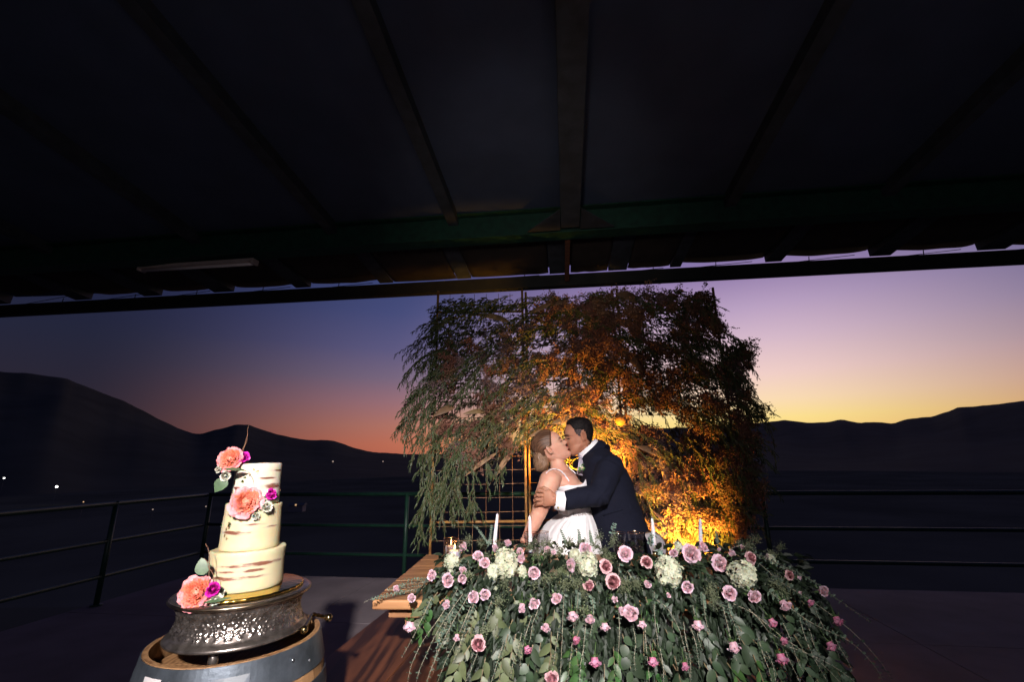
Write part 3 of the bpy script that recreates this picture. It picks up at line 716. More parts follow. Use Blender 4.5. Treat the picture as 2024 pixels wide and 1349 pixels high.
def garden_kit(R, seed):
    rs = random.Random(seed); g = MB()
    g.ell((0, 0, R*.30), (R*.42, R*.42, R*.34), nu=12, nv=8)
    for layer in range(8):
        q = layer/7; np_ = 6+layer*2
        for p_ in range(np_):
            a = 2*PI*(p_+.4*layer)/np_+rs.uniform(-.25, .25)
            rr = R*(.12+.70*q); hh = R*(.80-.14*q)*rs.uniform(.88, 1.1)
            rot_add(g, petal_mesh(rr*.6, rr*rs.uniform(.9, 1.08), hh, min(1.2, PI/np_*1.35), .001+R*.06*q, R*.045, 6, 4, rs.random()*100, .7, 1), a, rs.uniform(-.12, .12))
    heart = g.mesh('bloom_heart'); heart.materials.append(m_peach_i); pets = []
    for q in range(3):
        g = MB(); g.add(*petal_mesh(R*.25, R*(.80+.14*q), R*(.72-.14*q), .62, R*.13, R*.03, 8, 6, seed+q, .6, 1)); me = g.mesh('petal'); me.materials.append(m_peach_o); pets.append(me)
    g = MB(); sepals(g, R, 5, R*.7, .5); cal = g.mesh('calyx'); cal.materials.append(m_calyx)
    return dict(heart=heart, pets=pets, cal=cal, outer=14, R=R)
GK = garden_kit(.040, 11)
# ---- flowers on the cake
def cp(px, py, dist):  # point seen at (px, py) at a given ground distance from the camera
    d = ray(px, py); h = math.hypot(d.x, d.y); return Vector((0, 0, CAMH))+d*(dist/h)
def toward(p, target, k=1.): return (Vector(target)-Vector(p)).normalized()
CAM = Vector((0, 0, CAMH)); GC = 'flowers arranged on the cake'
def cake_rose(kit, nm, label, px, py, dist, ax, sc, back=.02):
    p = cp(px, py, dist); a = Vector(ax).normalized()
    return make_rose(kit, nm, label, 'flower', p-a*back, a, GC, sc)
vc = (CAM-Vector((CX_, CY_, 1.1))).normalized(); rt = Vector((-vc.y, vc.x, 0)).normalized()*(-1)
if rt.x < 0: rt = -rt
upv = Vector((0, 0, 1))
def ax(r, u, f=1): return vc*f+rt*r+upv*u
cake_rose(GK, 'garden_rose', 'peach pink garden rose on top of the cake', 452, 906, 1.70, ax(-.45, .25), .88, .022)
cake_rose(GK, 'garden_rose', 'peach orange garden rose on the join of top and middle tier', 488, 991, 1.655, ax(.1, .22), 1.0, .024)
cake_rose(GK, 'garden_rose', 'coral garden rose at the foot of the cake on the gold board', 384, 1171, 1.615, ax(-.35, .25), 1.0, .028)
cake_rose(K['mag'], 'small_rose', 'magenta small rose beside the topmost peach rose', 480, 905, 1.70, ax(.15, .3), 1., .014)
cake_rose(K['mag'], 'small_rose', 'magenta small rose at the right edge of the middle tier top', 536, 978, 1.68, ax(.75, .25), .95, .014)
cake_rose(K['mag'], 'small_rose', 'dark magenta small rose next to the coral rose at the cake foot', 421, 1166, 1.60, ax(.05, .2), .98, .014)
cake_rose(K['white'], 'small_rose', 'white small rose hanging below the topmost peach rose', 445, 941, 1.675, ax(-.1, -.05), .9, .012)
cake_rose(K['white'], 'small_rose', 'white bud behind the topmost peach rose at its lower left', 430, 929, 1.70, ax(-.7, -.2), .6, .01)
cake_rose(K['white'], 'small_rose', 'larger white ruffled rose right of the middle peach rose', 527, 1003, 1.66, ax(.4, .1), .95, .012)
cake_rose(K['white'], 'small_rose', 'small white rose just under the middle peach rose', 505, 1021, 1.655, ax(.1, -.3), .7, .01)
cake_rose(K['white'], 'small_rose', 'creamy white rose lying at the foot of the cake', 426, 1187, 1.60, ax(0, .45), .95, .012)
cake_rose(K['white'], 'small_rose', 'small white bud behind the creamy rose at the cake foot', 438, 1172, 1.63, ax(.5, .4), .6, .01)
def leaf_geo(L_, W_, n=6, bend=.25, fold=.18, p=.8, tip=1.):
    vs = []
    for k in range(n+1):
        s = k/n; w = W_/2*(math.sin(PI*min(1, s**p)))**.85 if 0 < k < n else .0004
        z = -bend*L_*s*s; x = L_*s*(1-.12*bend*s)
        vs += [(x, -w, z+fold*w), (x, 0, z), (x, w, z+fold*w)]
    fs = []
    for k in range(n):
        a = 3*k; fs += [(a, a+3, a+4, a+1), (a+1, a+4, a+5, a+2)]
    return vs, fs
def leaf_mesh(L_, W_, m, name='leaf', **kw):
    g = MB(); g.add(*leaf_geo(L_, W_, **kw)); me = g.mesh(name); me.materials.append(m); return me
m_cleaf = mat('cake_leaf_green', (.10, .17, .085), .45, noise_amt=.3, scale=60)
def cake_leaf(label, px, py, dist, d, nrm, L_, W_, bend=.1):
    p = cp(px, py, dist); g = MB(); g.add(*leaf_geo(L_, W_, 8, bend, .12, .75)); 
    z = Vector(nrm).normalized(); x = Vector(d); x = (x-z*x.dot(z)).normalized(); y = z.cross(x)
    o = g.build('eucalyptus_leaf', m_cleaf, None, True); o.matrix_world = Matrix(((x.x, y.x, z.x, p.x), (x.y, y.y, z.y, p.y), (x.z, y.z, z.z, p.z), (0, 0, 0, 1)))
    tag(o, label, 'leaf', GC)
cake_leaf('green leaf hanging at the left of the top tier', 446, 945, 1.68, rt*-.55-upv*1, vc, .048, .036, .25)
cake_leaf('pale green leaf under the topmost peach rose across the cake rim', 443, 929, 1.66, rt*1+upv*.22, vc*.35-upv*.3+upv*1.1, .060, .024, .12)
cake_leaf('upright green leaf left of the bottom tier', 402, 1138, 1.64, rt*-.25+upv*1, vc, .047, .036, .1)
cake_leaf('grey green leaf lying on the gold board by the creamy rose', 402, 1193, 1.59, rt*1+upv*.02, vc*.3+upv, .064, .02, -.08)
cake_leaf('grey green leaf on the gold board against the cake foot', 448, 1186, 1.62, rt*1+upv*.02, vc*.3+upv, .045, .018, -.1)
m_twig = mat('twig_brown', (.22, .11, .06), .6, noise_amt=.3, scale=80)
def twig(label, pts, r=.0011):
    q = [cp(x, y, d) for x, y, d in pts]; out = []
    for i in range(len(q)-1):
        for k in range(4):
            s = k/4; out.append(q[i].lerp(q[i+1], s)+Vector((0, 0, .0008*math.sin(i*5+k*2))))
    out.append(q[-1]); g = MB(); g.tube(out, [r*(1-.5*i/len(out)) for i in range(len(out))], 6); o = g.build('curly_twig', m_twig, None, True, loc=q[0]); tag(o, label, 'twig', GC)
twig('tall thin twig rising above the top peach rose', [(478, 900, 1.71), (484, 882, 1.71), (486, 872, 1.71), (490, 858, 1.71), (489, 850, 1.71), (493, 839, 1.71)])
twig('short twig looping beside the tall top twig', [(480, 896, 1.70), (481, 884, 1.70), (487, 876, 1.70), (489, 868, 1.70)])
twig('arched thin twig lying across the top tier', [(484, 932, 1.675), (490, 932, 1.672), (496, 940, 1.67), (500, 950, 1.668), (502, 965, 1.666)], .0008)
twig('reddish twig rising at the left foot of the cake', [(413, 1155, 1.61), (413, 1135, 1.61), (415, 1105, 1.62), (411, 1084, 1.63), (406, 1076, 1.63)])
twig('forked twig bending over the bottom tier', [(422, 1152, 1.60), (422, 1138, 1.60), (412, 1122, 1.61), (409, 1110, 1.61), (403, 1104, 1.62)])
# ================================================================= PEOPLE
m_skin_b = mat('skin_fair', (.62, .345, .25), .56, noise_amt=.16, scale=16, sss=.2, color2=(.56, .27, .19), bump=.12, bscale=260, spec=.35)
m_skin_g = mat('skin_tan', (.45, .215, .135), .55, noise_amt=.16, scale=16, sss=.16, color2=(.36, .15, .09), bump=.15, bscale=260, spec=.35)
m_suit = mat('navy_wool', (.0058, .0072, .019), .9, noise_amt=.25, scale=200, bump=.2, bscale=500, spec=.25)
m_shirt = mat('white_shirt', (.80, .79, .82), .6)
m_tie = mat('tie_lavender', (.42, .38, .45), .45, noise_amt=.3, scale=120)
m_dress = mat('ivory_satin', (.80, .77, .80), .5, sheen=.2)
m_tulle = mat('white_tulle', (.82, .80, .81), .8, noise_amt=.08, scale=30, sheen=.4)
m_lash = mat('dark_lash', (.02, .012, .01), .6)
m_lipb = mat('lips_rose', (.50, .16, .14), .4)
m_lipg = mat('lips_brown', (.36, .13, .10), .45)
HZ = [0, .04, .10, .18, .26, .35, .44, .52, .60, .70, .80, .88, .94, .98, 1.0]
HF = [.074, .087, .091, .087, .085, .084, .085, .081, .090, .090, .080, .062, .042, .022, 0]
HBk = [.030, .005, -.020, -.050, -.068, -.082, -.092, -.098, -.102, -.103, -.098, -.082, -.060, -.035, 0]
HW = [.018, .032, .043, .053, .060, .065, .070, .073, .075, .0765, .072, .060, .044, .026, .0]
HT = .235
def head_r(zz, a, male):
    f = np.interp(zz, HZ, HF); b = np.interp(zz, HZ, HBk); w = np.interp(zz, HZ, HW)
    if not male: w *= .95
    cx = (f+b)/2; rx = (f-b)/2
    ca, sa = math.cos(a), math.sin(a)
    e = 2.25 if zz < .5 else 2.1
    k = (abs(ca)**e+abs(sa)**e)**(-1/e)
    x = cx+rx*k*ca; y = w*k*sa
    if ca > 0:
        y *= 1+(.06 if zz < .25 else 0)*(1 if male else 0)
        # nose
        n = 0
        if .33 < zz < .58:
            u = (zz-.36)/(.58-.36); n = (.034 if male else .029)*(max(0, 1-u)**.85 if u > 0 else max(0, 1+u*9))
        x += n*math.exp(-(y/(.0135 if zz > .45 else .0155))**2)
        if male: x += .003*math.exp(-((zz-.6)/.03)**2)*math.exp(-(y/.045)**2)
        x += .0075*math.exp(-((zz-.275)/.022)**2)*math.exp(-(y/.020)**2)+.0075*math.exp(-((zz-.225)/.02)**2)*math.exp(-(y/.019)**2)
        x -= .004*math.exp(-((zz-.25)/.008)**2)*math.exp(-(y/.022)**2)
        x -= .006*math.exp(-((zz-.175)/.03)**2)*math.exp(-(y/.03)**2)
        x -= .011*math.exp(-((zz-.515)/.045)**2)*math.exp(-((abs(y)-.031)/.015)**2)
        x += .006*math.exp(-((zz-.51)/.022)**2)*math.exp(-((abs(y)-.031)/.011)**2)
        x += .005*math.exp(-((zz-.42)/.07)**2)*math.exp(-((abs(y)-.045)/.02)**2)
    return x, y
def head_mb(g, M, male, na=88, nz=96):
    rings = []
    for i in range(nz+1):
        t_ = i/nz; zz = .5-.5*math.cos(PI*t_); zz = min(.9995, max(.0005, zz))
        rings.append([M @ Vector((*head_r(zz, 2*PI*j/na, male), zz*HT)) for j in range(na)])
    g.loft(rings)
def ears_mb(g, M):
    for s in (-1, 1):
        c = Vector((-.022, s*.073, .108)); R = Matrix.Rotation(s*math.radians(-22), 3, 'Z') @ Matrix.Rotation(math.radians(-12), 3, 'Y')
        pts = []
        for k in range(11):
            a = math.radians(-70+k*32); pts.append(M @ (c+R @ Vector((.0150*math.cos(a)*-1, s*(.008+.003*math.sin(a)), .027*math.sin(a)*1.0+.003))))
        g.tube(pts, [.0036+.0016*(k < 2 or k > 9) for k in range(11)], 10)
        pts = [M @ (c+R @ Vector((-.0085*math.cos(math.radians(a)), s*(.0075), .0165*math.sin(math.radians(a))+.004))) for a in range(-50, 131, 20)]
        g.tube(pts, .0024, 8)
        g.ell(M @ (c+R @ Vector((-.001, s*.002, .003))), (.0135, .0045, .026), (M.to_3x3() @ R), 16, 10)
        g.ell(M @ (c+R @ Vector((.006, s*.005, -.024))), (.0065, .004, .008), (M.to_3x3() @ R), 12, 8)
        g.ell(M @ (c+R @ Vector((.013, s*.004, -.004))), (.004, .004, .006), (M.to_3x3() @ R), 10, 6)
def join_mb(o, g):
    off = WL[o.parent.name]; me = g.mesh('tmp', off, True); bm = bmesh.new(); bm.from_mesh(o.data); bm.from_mesh(me); bm.to_mesh(o.data); bm.free(); bpy.data.meshes.remove(me)
    o.data.polygons.foreach_set('use_smooth', [True]*len(o.data.polygons))
def cap_mb(M, inside, off, male, na=96, nz=110, thick=None):
    """hair cap: the part of the scalp where inside(x, y, z) holds, lifted off the skin"""
    g = MB(); ids = {}; outer = []
    pos = {}
    for i in range(nz+1):
        zz = .05+.949*(.5-.5*math.cos(PI*i/nz))
        for j in range(na):
            x, y = head_r(zz, 2*PI*j/na, male); z = zz*HT
            pos[i, j] = Vector((x, y, z))
    cen = Vector((-.01, 0, .12))
    def vid(i, j):
        j %= na
        if (i, j) not in ids:
            p = pos[i, j]; d = inside(p.x, p.y, p.z); o = off(p)*min(1, max(0, d)/.012)
            n = (p-cen).normalized(); q = p+n*o
            ids[i, j] = len(g.v); g.v.append(M @ q)
        return ids[i, j]
    for i in range(nz):
        for j in range(na):
            cs = [(i, j), (i, (j+1) % na), (i+1, (j+1) % na), (i+1, j)]
            if all(inside(*pos[c]) > 0 for c in cs): g.f.append(tuple(vid(*c) for c in cs))
    ring = [vid(nz, j) for j in range(na) if (nz, j) in ids]
    if len(ring) == na: g.f.append(tuple(ring))
    return g
def head_matrix(ear_px, Yc, yaw, pitch, sc, near):
    R = Matrix.Rotation(yaw, 3, 'Z') @ Matrix.Rotation(-pitch, 3, 'Y')
    e = Vector((-.022, near*.075, .108)); ew = P(ear_px[0], ear_px[1], Yc-.075)
    o = ew-R @ (e*sc); M = (R*sc).to_4x4(); M.translation = o; return M
def remesh(o, vox, smooth=2, fac=.5):
    md = o.modifiers.new('r', 'REMESH'); md.mode = 'VOXEL'; md.voxel_size = vox; md.use_smooth_shade = True
    if smooth: s2 = o.modifiers.new('s', 'SMOOTH'); s2.iterations = smooth; s2.factor = fac
    dg = bpy.context.evaluated_depsgraph_get(); me = bpy.data.meshes.new_from_object(o.evaluated_get(dg))
    old = o.data; o.modifiers.clear(); m = old.materials[0]; o.data = me; me.name = old.name; bpy.data.meshes.remove(old)
    if not me.materials: me.materials.append(m)
    me.polygons.foreach_set('use_smooth', [True]*len(me.polygons)); return o
def ringx(cx, cy, z, a, b, n=40, rot=0, e=2.2):
    out = []
    for j in range(n):
        t_ = 2*PI*j/n; c, s = math.cos(t_), math.sin(t_); k = (abs(c)**e+abs(s)**e)**(-1/e); x, y = a*k*c, b*k*s
        out.append((cx+x*math.cos(rot)-y*math.sin(rot), cy+x*math.sin(rot)+y*math.cos(rot), z))
    return out
def pxring(xl, xr, y, Y, b, rot=0, n=40):
    pl, pr = P(xl, y, Y), P(xr, y, Y); return ringx((pl.x+pr.x)/2, Y, (pl.z+pr.z)/2, (pr.x-pl.x)/2, b, n, rot)
def finger(g, pts, r0=.0088):
    n = len(pts); g.tube(pts, [r0*(1-.22*i/(n-1)) for i in range(n)], 10); g.ell(pts[-1], (r0*.80,)*3, nu=10, nv=6); 
    for q in pts[1:-1]: g.ell(q, (r0*.96,)*3, nu=10, nv=6)
# ------------------------------------------------ bride
YB = 3.08
MB_ = head_matrix((1086.5, 891), YB, math.radians(-3), math.radians(33), .98, -1)
bride = thing('person', 'woman in white strapped wedding dress leaning back into a kiss behind the flowers', 'person', (P(1139, 1010, YB).x, YB, 0))
g = MB(); head_mb(g, MB_, False)
nb0 = MB_ @ Vector((-.03, 0, .03))
nk = [nb0, P(1099, 908, YB), P(1103, 922, YB), P(1108, 940, YB)]
g.tube(nk, [(.048, .046), (.046, .044), (.052, .054), (.07, .09)], 24, up=(0, 1, 0))
tor = [(1084, 1128, 931, .085), (1080, 1138, 941, .150), (1083, 1148, 955, .168), (1091, 1154, 968, .16), (1099, 1158, 982, .150), (1107, 1160, 995, .148), (1113, 1163, 1010, .142), (1106, 1172, 1030, .150), (1098, 1180, 1052, .172), (1096, 1184, 1080, .18)]
g.loft([pxring(a, b, y, YB+.01, w) for a, b, y, w in tor])
for s in (-1, 1): g.ell(P(1140, 970, YB-.075 if s < 0 else YB+.075), (.062, .058, .055), nu=20, nv=14)
# near arm down to the table
sh = P(1087, 951, YB-.155); el = P(1064, 1018, YB-.17); wr = P(1039, 1068, 2.80)
g.tube([P(1096, 940, YB-.12), sh, P(1078, 975, YB-.17), P(1071, 997, YB-.175), el, P(1053, 1040, YB-.21), P(1045, 1056, 2.84), wr, P(1036, 1075, 2.79)], [.052, .066, .060, .054, .045, .040, .032, .0265, .027], 24)
g.ell(sh, (.066, .064, .066), nu=24, nv=14)
# her hand resting on the table top
pw = P(1035, 1078, 2.78); pw.z = max(pw.z, .79)
g.ell(pw+Vector((-.02, -.03, -.005)), (.04, .045, .014), nu=16, nv=10)
for k in range(4):
    a = -.35+.2*k; b0 = pw+Vector((-.045+.022*k, -.06, -.005)); finger(g, [b0+Vector((0, .02, 0)), b0+Vector((-.008+.005*k, -.015, .004)), b0+Vector((-.014+.008*k, -.04, -.002)), b0+Vector((-.018+.009*k, -.060, -.012))], .0078)
finger(g, [pw+Vector((.015, -.01, 0)), pw+Vector((.04, -.03, .0)), pw+Vector((.05, -.055, -.008))], .0085)
# far arm round him
g.tube([P(1115, 944, YB+.15), P(1140, 955, YB+.20), P(1165, 985, YB+.27), P(1195, 985, YB+.29), P(1212, 980, YB+.28)], [.055, .048, .042, .034, .028], 20)
hd = P(1219, 978, YB+.27); g.ell(hd, (.035, .018, .045), nu=14, nv=10)
for k in range(4): finger(g, [hd+Vector((.01, 0, .03-.018*k)), hd+Vector((.04, -.01, .035-.018*k)), hd+Vector((.062, -.02, .032-.018*k))], .0075)
finger(g, [hd+Vector((0, 0, .03)), hd+Vector((0, -.02, .05)), hd+Vector((.01, -.03, .065))], .008)
# legs under the skirt
hp = P(1140, 1080, YB)
for s in (-1, 1): g.tube([(hp.x, YB+s*.09, hp.z+.03), (hp.x+.01, YB+s*.095, .5), (hp.x-.01, YB+s*.09, .1), (hp.x-.01, YB+s*.09, .05)], [.088, .055, .038, .035], 18); g.ell((hp.x+.05, YB+s*.09, .03), (.10, .036, .028), nu=14, nv=8)
body = g.build('body', m_skin_b, bride, True); remesh(body, .0042, 2, .4); g2 = MB(); ears_mb(g2, MB_); join_mb(body, g2)
def bvh(o):
    dg = bpy.context.evaluated_depsgraph_get(); me = o.data; off = WL.get(o.parent.name, Vector((0, 0, 0))) if o.parent else Vector((0, 0, 0))
    return BVHTree.FromPolygons([v.co+off for v in me.vertices], [p.vertices[:] for p in me.polygons])
bt = bvh(body)
def hit(t_, px, py, off=.0, Y=YB):
    d = ray(px, py); h = t_.ray_cast(CAM, d)
    if h[0] is None:
        q = P(px, py, Y); h = t_.find_nearest(q); 
        return h[0]+h[1]*off
    return h[0]+h[1]*off
# closed eyes: lash lines, brows, lips
def face_bits(M, par, lipm, male):
    for s in (-1, 1):
        g = MB(); pts = []
        for k in range(7):
            u = k/6*2-1; y = s*(.031+.0135*u); zz = .498-.010*(1-u*u); x, _ = head_r(zz, math.asin(max(-.99, min(.99, y/.078))), male)
            pts.append(M @ Vector((x+.0045, y*1.04, zz*HT)))
        g.tube(pts, [.001, .0022, .0028, .003, .003, .0026, .0012], 6); g.build('eyelash', m_lash, par, True)
        g = MB(); pts = []
        for k in range(7):
            u = k/6*2-1; y = s*(.033+.019*u); zz = .585+.014*(1-u*u)+.006*u; x, _ = head_r(zz, math.asin(max(-.99, min(.99, y/.080))), male)
            pts.append(M @ Vector((x+.003, y*1.04, zz*HT)))
        w = .0046 if male else .0032
        g.tube(pts, [w*.5, w, w*1.1, w*1.1, w, w*.8, w*.4], 6, flat=.5); g.build('eyebrow', m_lash if male else mat('brow_brown', (.07, .035, .02), .7), par, True)
    for zz, r in ((.272, .0042), (.230, .0048)):
        g = MB(); pts = []
        for k in range(9):
            u = k/8*2-1; y = .021*u; z2 = zz+(.25-zz)*u*u; x, _ = head_r(z2, math.asin(y/.078), male); pts.append(M @ Vector((x+.0004, y, z2*HT)))
        g.tube(pts, [r*(.25+.75*(1-(k/4-1)**2)) for k in range(9)], 8, flat=.75); g.build('lip', lipm, par, True)
face_bits(MB_, bride, m_lipb, False)
# hair: swept back over the ears into a low bun
def hairm(name, c1, c2, sc, stretch, rough=.34):
    M = bpy.data.materials.new(name); M.use_nodes = True; nt = M.node_tree; N = nt.nodes; L = nt.links
    b = N['Principled BSDF']; b.inputs['Roughness'].default_value = rough; b.inputs['Specular IOR Level'].default_value = .35 if rough < .6 else .12
    at = N.new('ShaderNodeAttribute'); at.attribute_name = 'strand'
    mp = N.new('ShaderNodeMapping'); mp.inputs['Scale'].default_value = stretch; L.new(at.outputs['Vector'], mp.inputs[0])
    n = N.new('ShaderNodeTexNoise'); n.inputs['Scale'].default_value = sc; n.inputs['Detail'].default_value = 4; L.new(mp.outputs[0], n.inputs['Vector'])
    r = N.new('ShaderNodeMapRange'); r.inputs['From Min'].default_value = .35; r.inputs['From Max'].default_value = .65; L.new(n.outputs[0], r.inputs['Value'])
    mx = N.new('ShaderNodeMix'); mx.data_type = 'RGBA'; L.new(r.outputs[0], mx.inputs['Factor']); mx.inputs[6].default_value = (*c1, 1); mx.inputs[7].default_value = (*c2, 1); L.new(mx.outputs[2], b.inputs['Base Color'])
    bp = N.new('ShaderNodeBump'); bp.inputs['Strength'].default_value = .6; bp.inputs['Distance'].default_value = .003; L.new(n.outputs[0], bp.inputs['Height']); L.new(bp.outputs[0], b.inputs['Normal'])
    return M
def strand(o, fn):
    me = o.data; a = me.attributes.new('strand', 'FLOAT_VECTOR', 'POINT'); buf = []
    off = WL[o.parent.name]
    for v in me.vertices: buf += list(fn(v.co+off))
    a.data.foreach_set('vector', buf)
m_hairb = hairm('hair_brown', (.030, .014, .008), (.17, .085, .048), 1., (46, 2.5, 1), .5)
m_hairbun = hairm('hair_bun_blonde', (.06, .030, .018), (.33, .195, .115), 1., (38, 2, 1))
def inB(x, y, z):
    z2 = z
    if z2 > .128: lim = .010+(z2-.128)*.62
    else: lim = -.040-(.128-z2)*.55
    if abs(y) > .045 and .075 < z2 < .140 and -.045 < x < .012 and z2 < .128+0*x: return -1
    d = lim-x
    if z < .035: d = min(d, z-.035+.0)
    if z > .218: d = max(d, .02)
    return d
g = cap_mb(MB_, inB, lambda p: .013+.006*max(0, -p.x)/.1+.003*math.sin(p.y*160), False)
hr = g.build('hair', m_hairb, bride, True)
Mi = MB_.inverted(); bunc_l = Mi @ P(1067, 911, YB)
def st_b(w):
    l = Mi @ w; d = l-Vector((-.09, 0, .04)); return (math.atan2(d.y, d.z+.001)+.3*math.atan2(l.x, l.z), d.length*10, 0)
strand(hr, st_b)
sm = hr.modifiers.new('solid', 'SOLIDIFY'); sm.thickness = .006; sm.offset = -1
g = MB(); bc_ = P(1069, 911, YB-.008); Rb = Matrix.Rotation(math.radians(8), 3, 'Y')
for (dx, dz, a, b, c) in ((0, -.004, .052, .056, .072), (.010, -.018, .046, .058, .058), (-.004, .026, .048, .052, .055), (.020, .05, .042, .05, .05), (.004, .075, .046, .058, .05)): g.ell(bc_+Vector((dx, 0, dz)), (a, b, c), Rb, 40, 30)
bun = g.build('bun', m_hairbun, bride, True); remesh(bun, .004, 6, .5)
for v in bun.data.vertices:
    w = v.co+WL[bride.name]-bc_; a = math.atan2(w.z-.01, w.x+.01); rr = math.hypot(w.x+.01, w.z-.01)
    ridge = math.sin((rr*170+a*2.2))*.0016+math.sin(rr*420+a*3)*.0007
    v.co += (w.normalized())*ridge
strand(bun, lambda w: (math.hypot((w-bc_).x+.01, (w-bc_).z-.01)*12+.35*math.atan2((w-bc_).z, (w-bc_).x), math.atan2((w-bc_).z, (w-bc_).x)*.6, 0))
# nape hair joining cap and bun
# jewelled hair clip
m_gem = mat('crystal_silver', (.85, .85, .9), .08, metal=1)
g = MB(); 
for (x, y) in [(1052, 893), (1054, 889), (1056, 895), (1053, 899), (1057, 891), (1055, 903), (1058, 898), (1050, 896), (1056, 886)]:
    p = P(x, y, YB-.045); g.ell(p, (.0042, .004, .0042), nu=6, nv=4)
o = g.build('hair_clip', m_gem, None, False, loc=P(1054, 894, YB-.045)); tag(o, 'silver jewelled clip pinned above the bride\'s bun', 'hair clip')
# earring
g = MB(); p = hit(bt, 1089, 899, .002); g.ell(p, (.0028, .0028, .0028), nu=8, nv=6); g.build('earring', m_gem, bride, True)
# bodice
bod = [(1085, 1150, 956.5, .172), (1090, 1156, 965, .166), (1096, 1161, 976, .158), (1104, 1162, 988, .154), (1110, 1164, 1000, .150), (1112, 1165, 1012, .146)]
g = MB(); N_ = 56; rings = []
def bodr(i, j):
    a, b, y, w = bod[i]; r = pxring(a-1.2, b+1.5, y, YB+.01, w+.006, 0, N_); return Vector(r[j])
for i in range(len(bod)):
    ring = []
    for j in range(N_):
        p = bodr(i, j); t_ = 2*PI*j/N_; front = max(0, math.cos(t_))
        for s in (-1, 1):
            bc2 = P(1140, 970, YB+s*.075); d = math.hypot(p.y-bc2.y, p.z-bc2.z); p.x = max(p.x, bc2.x+.070*math.sqrt(max(0, 1-(d/.075)**2))) if front > .1 and d < .075 else p.x
        if i == 0: # neckline: cup points and dip in the middle, low back
            y = p.y-YB; cup = math.exp(-((abs(y)-.085)/.035)**2)
            p.z += (.035*cup-.004 if front > 0 else -.03*(abs(math.cos(t_))))
        ring.append(p)
    rings.append(ring)
g.loft(rings, False); bo = g.build('bodice', m_dress, bride, True); s_ = bo.modifiers.new('sub', 'SUBSURF'); s_.levels = s_.render_levels = 1; s_ = bo.modifiers.new('solid', 'SOLIDIFY'); s_.thickness = .003; s_.offset = 1
# straps
for pts in ([(1080, 938), (1086, 932), (1093, 929.5), (1101, 930), (1109, 934), (1116, 941), (1122, 949), (1124, 953)], [(1118, 921), (1126, 926), (1134, 934), (1141, 943), (1147, 951)]):
    g = MB(); q = [hit(bt, x, y, .007, YB) for x, y in [(pts[i][0]*(1-u)+pts[i+1][0]*u, pts[i][1]*(1-u)+pts[i+1][1]*u) for i in range(len(pts)-1) for u in (0, .33, .66)]+[pts[-1]]]
    q2 = []
    for i in range(len(q)-1): q2 += [q[i], q[i].lerp(q[i+1], .5)]
    q2.append(q[-1]); g.tube(q2, .0042, 8, flat=.6); g.build('strap', m_dress, bride, True)
# skirt of gathered tulle down to the deck
rings = []; NS_ = 180
for k, (xl, xr, y, w) in enumerate([(1113, 1164, 1009, .145), (1111, 1167, 1013, .150), (1098, 1171, 1022, .165), (1082, 1176, 1034, .20), (1070, 1180, 1048, .235), (1063, 1184, 1064, .26), (1057, 1188, 1085, .28)]):
    base = pxring(xl, xr, y, YB+.01, w, 0, NS_); cx = sum(p[0] for p in base)/NS_; ring = []
    for j, p in enumerate(base):
        t_ = 2*PI*j/NS_; f_ = min(1, k/3)*.0035*(math.sin(t_*21+math.sin(t_*3)*2)+.5*math.sin(t_*37+1))
        ring.append((p[0]+f_*math.cos(t_), p[1]+f_*math.sin(t_), p[2]))
    rings.append(ring)
zl = rings[-1][0][2]; last = rings[-1]; cx = sum(p[0] for p in last)/NS_
for q in range(1, 9):
    u = q/8; ring = []
    for j, p in enumerate(last):
        t_ = 2*PI*j/NS_; sc_ = 1+.75*u; f_ = (.0035+.018*u)*math.sin(t_*21+math.sin(t_*3)*2)
        ring.append((cx+(p[0]-cx)*sc_+f_*math.cos(t_)-.04*u, YB+(p[1]-YB)*sc_+f_*math.sin(t_), zl*(1-u)+.012*u))
    rings.append(ring)
g = MB(); g.loft(rings, False); sk = g.build('skirt', m_tulle, bride, True)
# ruffle tuft at the back of the waist, jewelled belt
g = MB()
for k in range(26):
    p = P(1113+rnd(-6, 14), 1007+rnd(-4, 9), YB-.11-rnd(0, .03)); r_ = rnd(.010, .018); g.ell(p, (r_, r_*.6, r_*.7), Matrix.Rotation(rnd(-1, 1), 3, 'Y'), 8, 6)
o = g.build('waist_ruffle', m_tulle, bride, True); remesh(o, .005, 3, .5)
g = MB()
for k in range(150):
    a = -PI/2+rnd(-.5, 1.9); pl = pxring(1110.5, 1168, 1012+rnd(-3.2, 3.2)-(1.5*math.cos(a)), YB+.01, .156, 0, 64); 
    p = Vector(pl[int((a % (2*PI))/(2*PI)*64) % 64]); r_ = rnd(.0018, .0042); g.ell(p, (r_, r_, r_), nu=6, nv=4)
o = g.build('beaded_belt', mat('belt_beads', (.75, .70, .68), .2, metal=.3, noise_amt=.6, scale=300), bride); o['kind'] = 'stuff'
# bracelet
g = MB(); 
ring = []; ax_ = (wr-el).normalized(); xa = ax_.cross(Vector((0, 1, 0))).normalized(); ya = ax_.cross(xa); c_ = P(1038, 1071, 2.795)
for k in range(18): a = 2*PI*k/18; g.ell(c_+xa*.031*math.cos(a)+ya*.031*math.sin(a), (.0032,)*3, nu=6, nv=4)
g.build('bracelet', m_gem, bride, True)

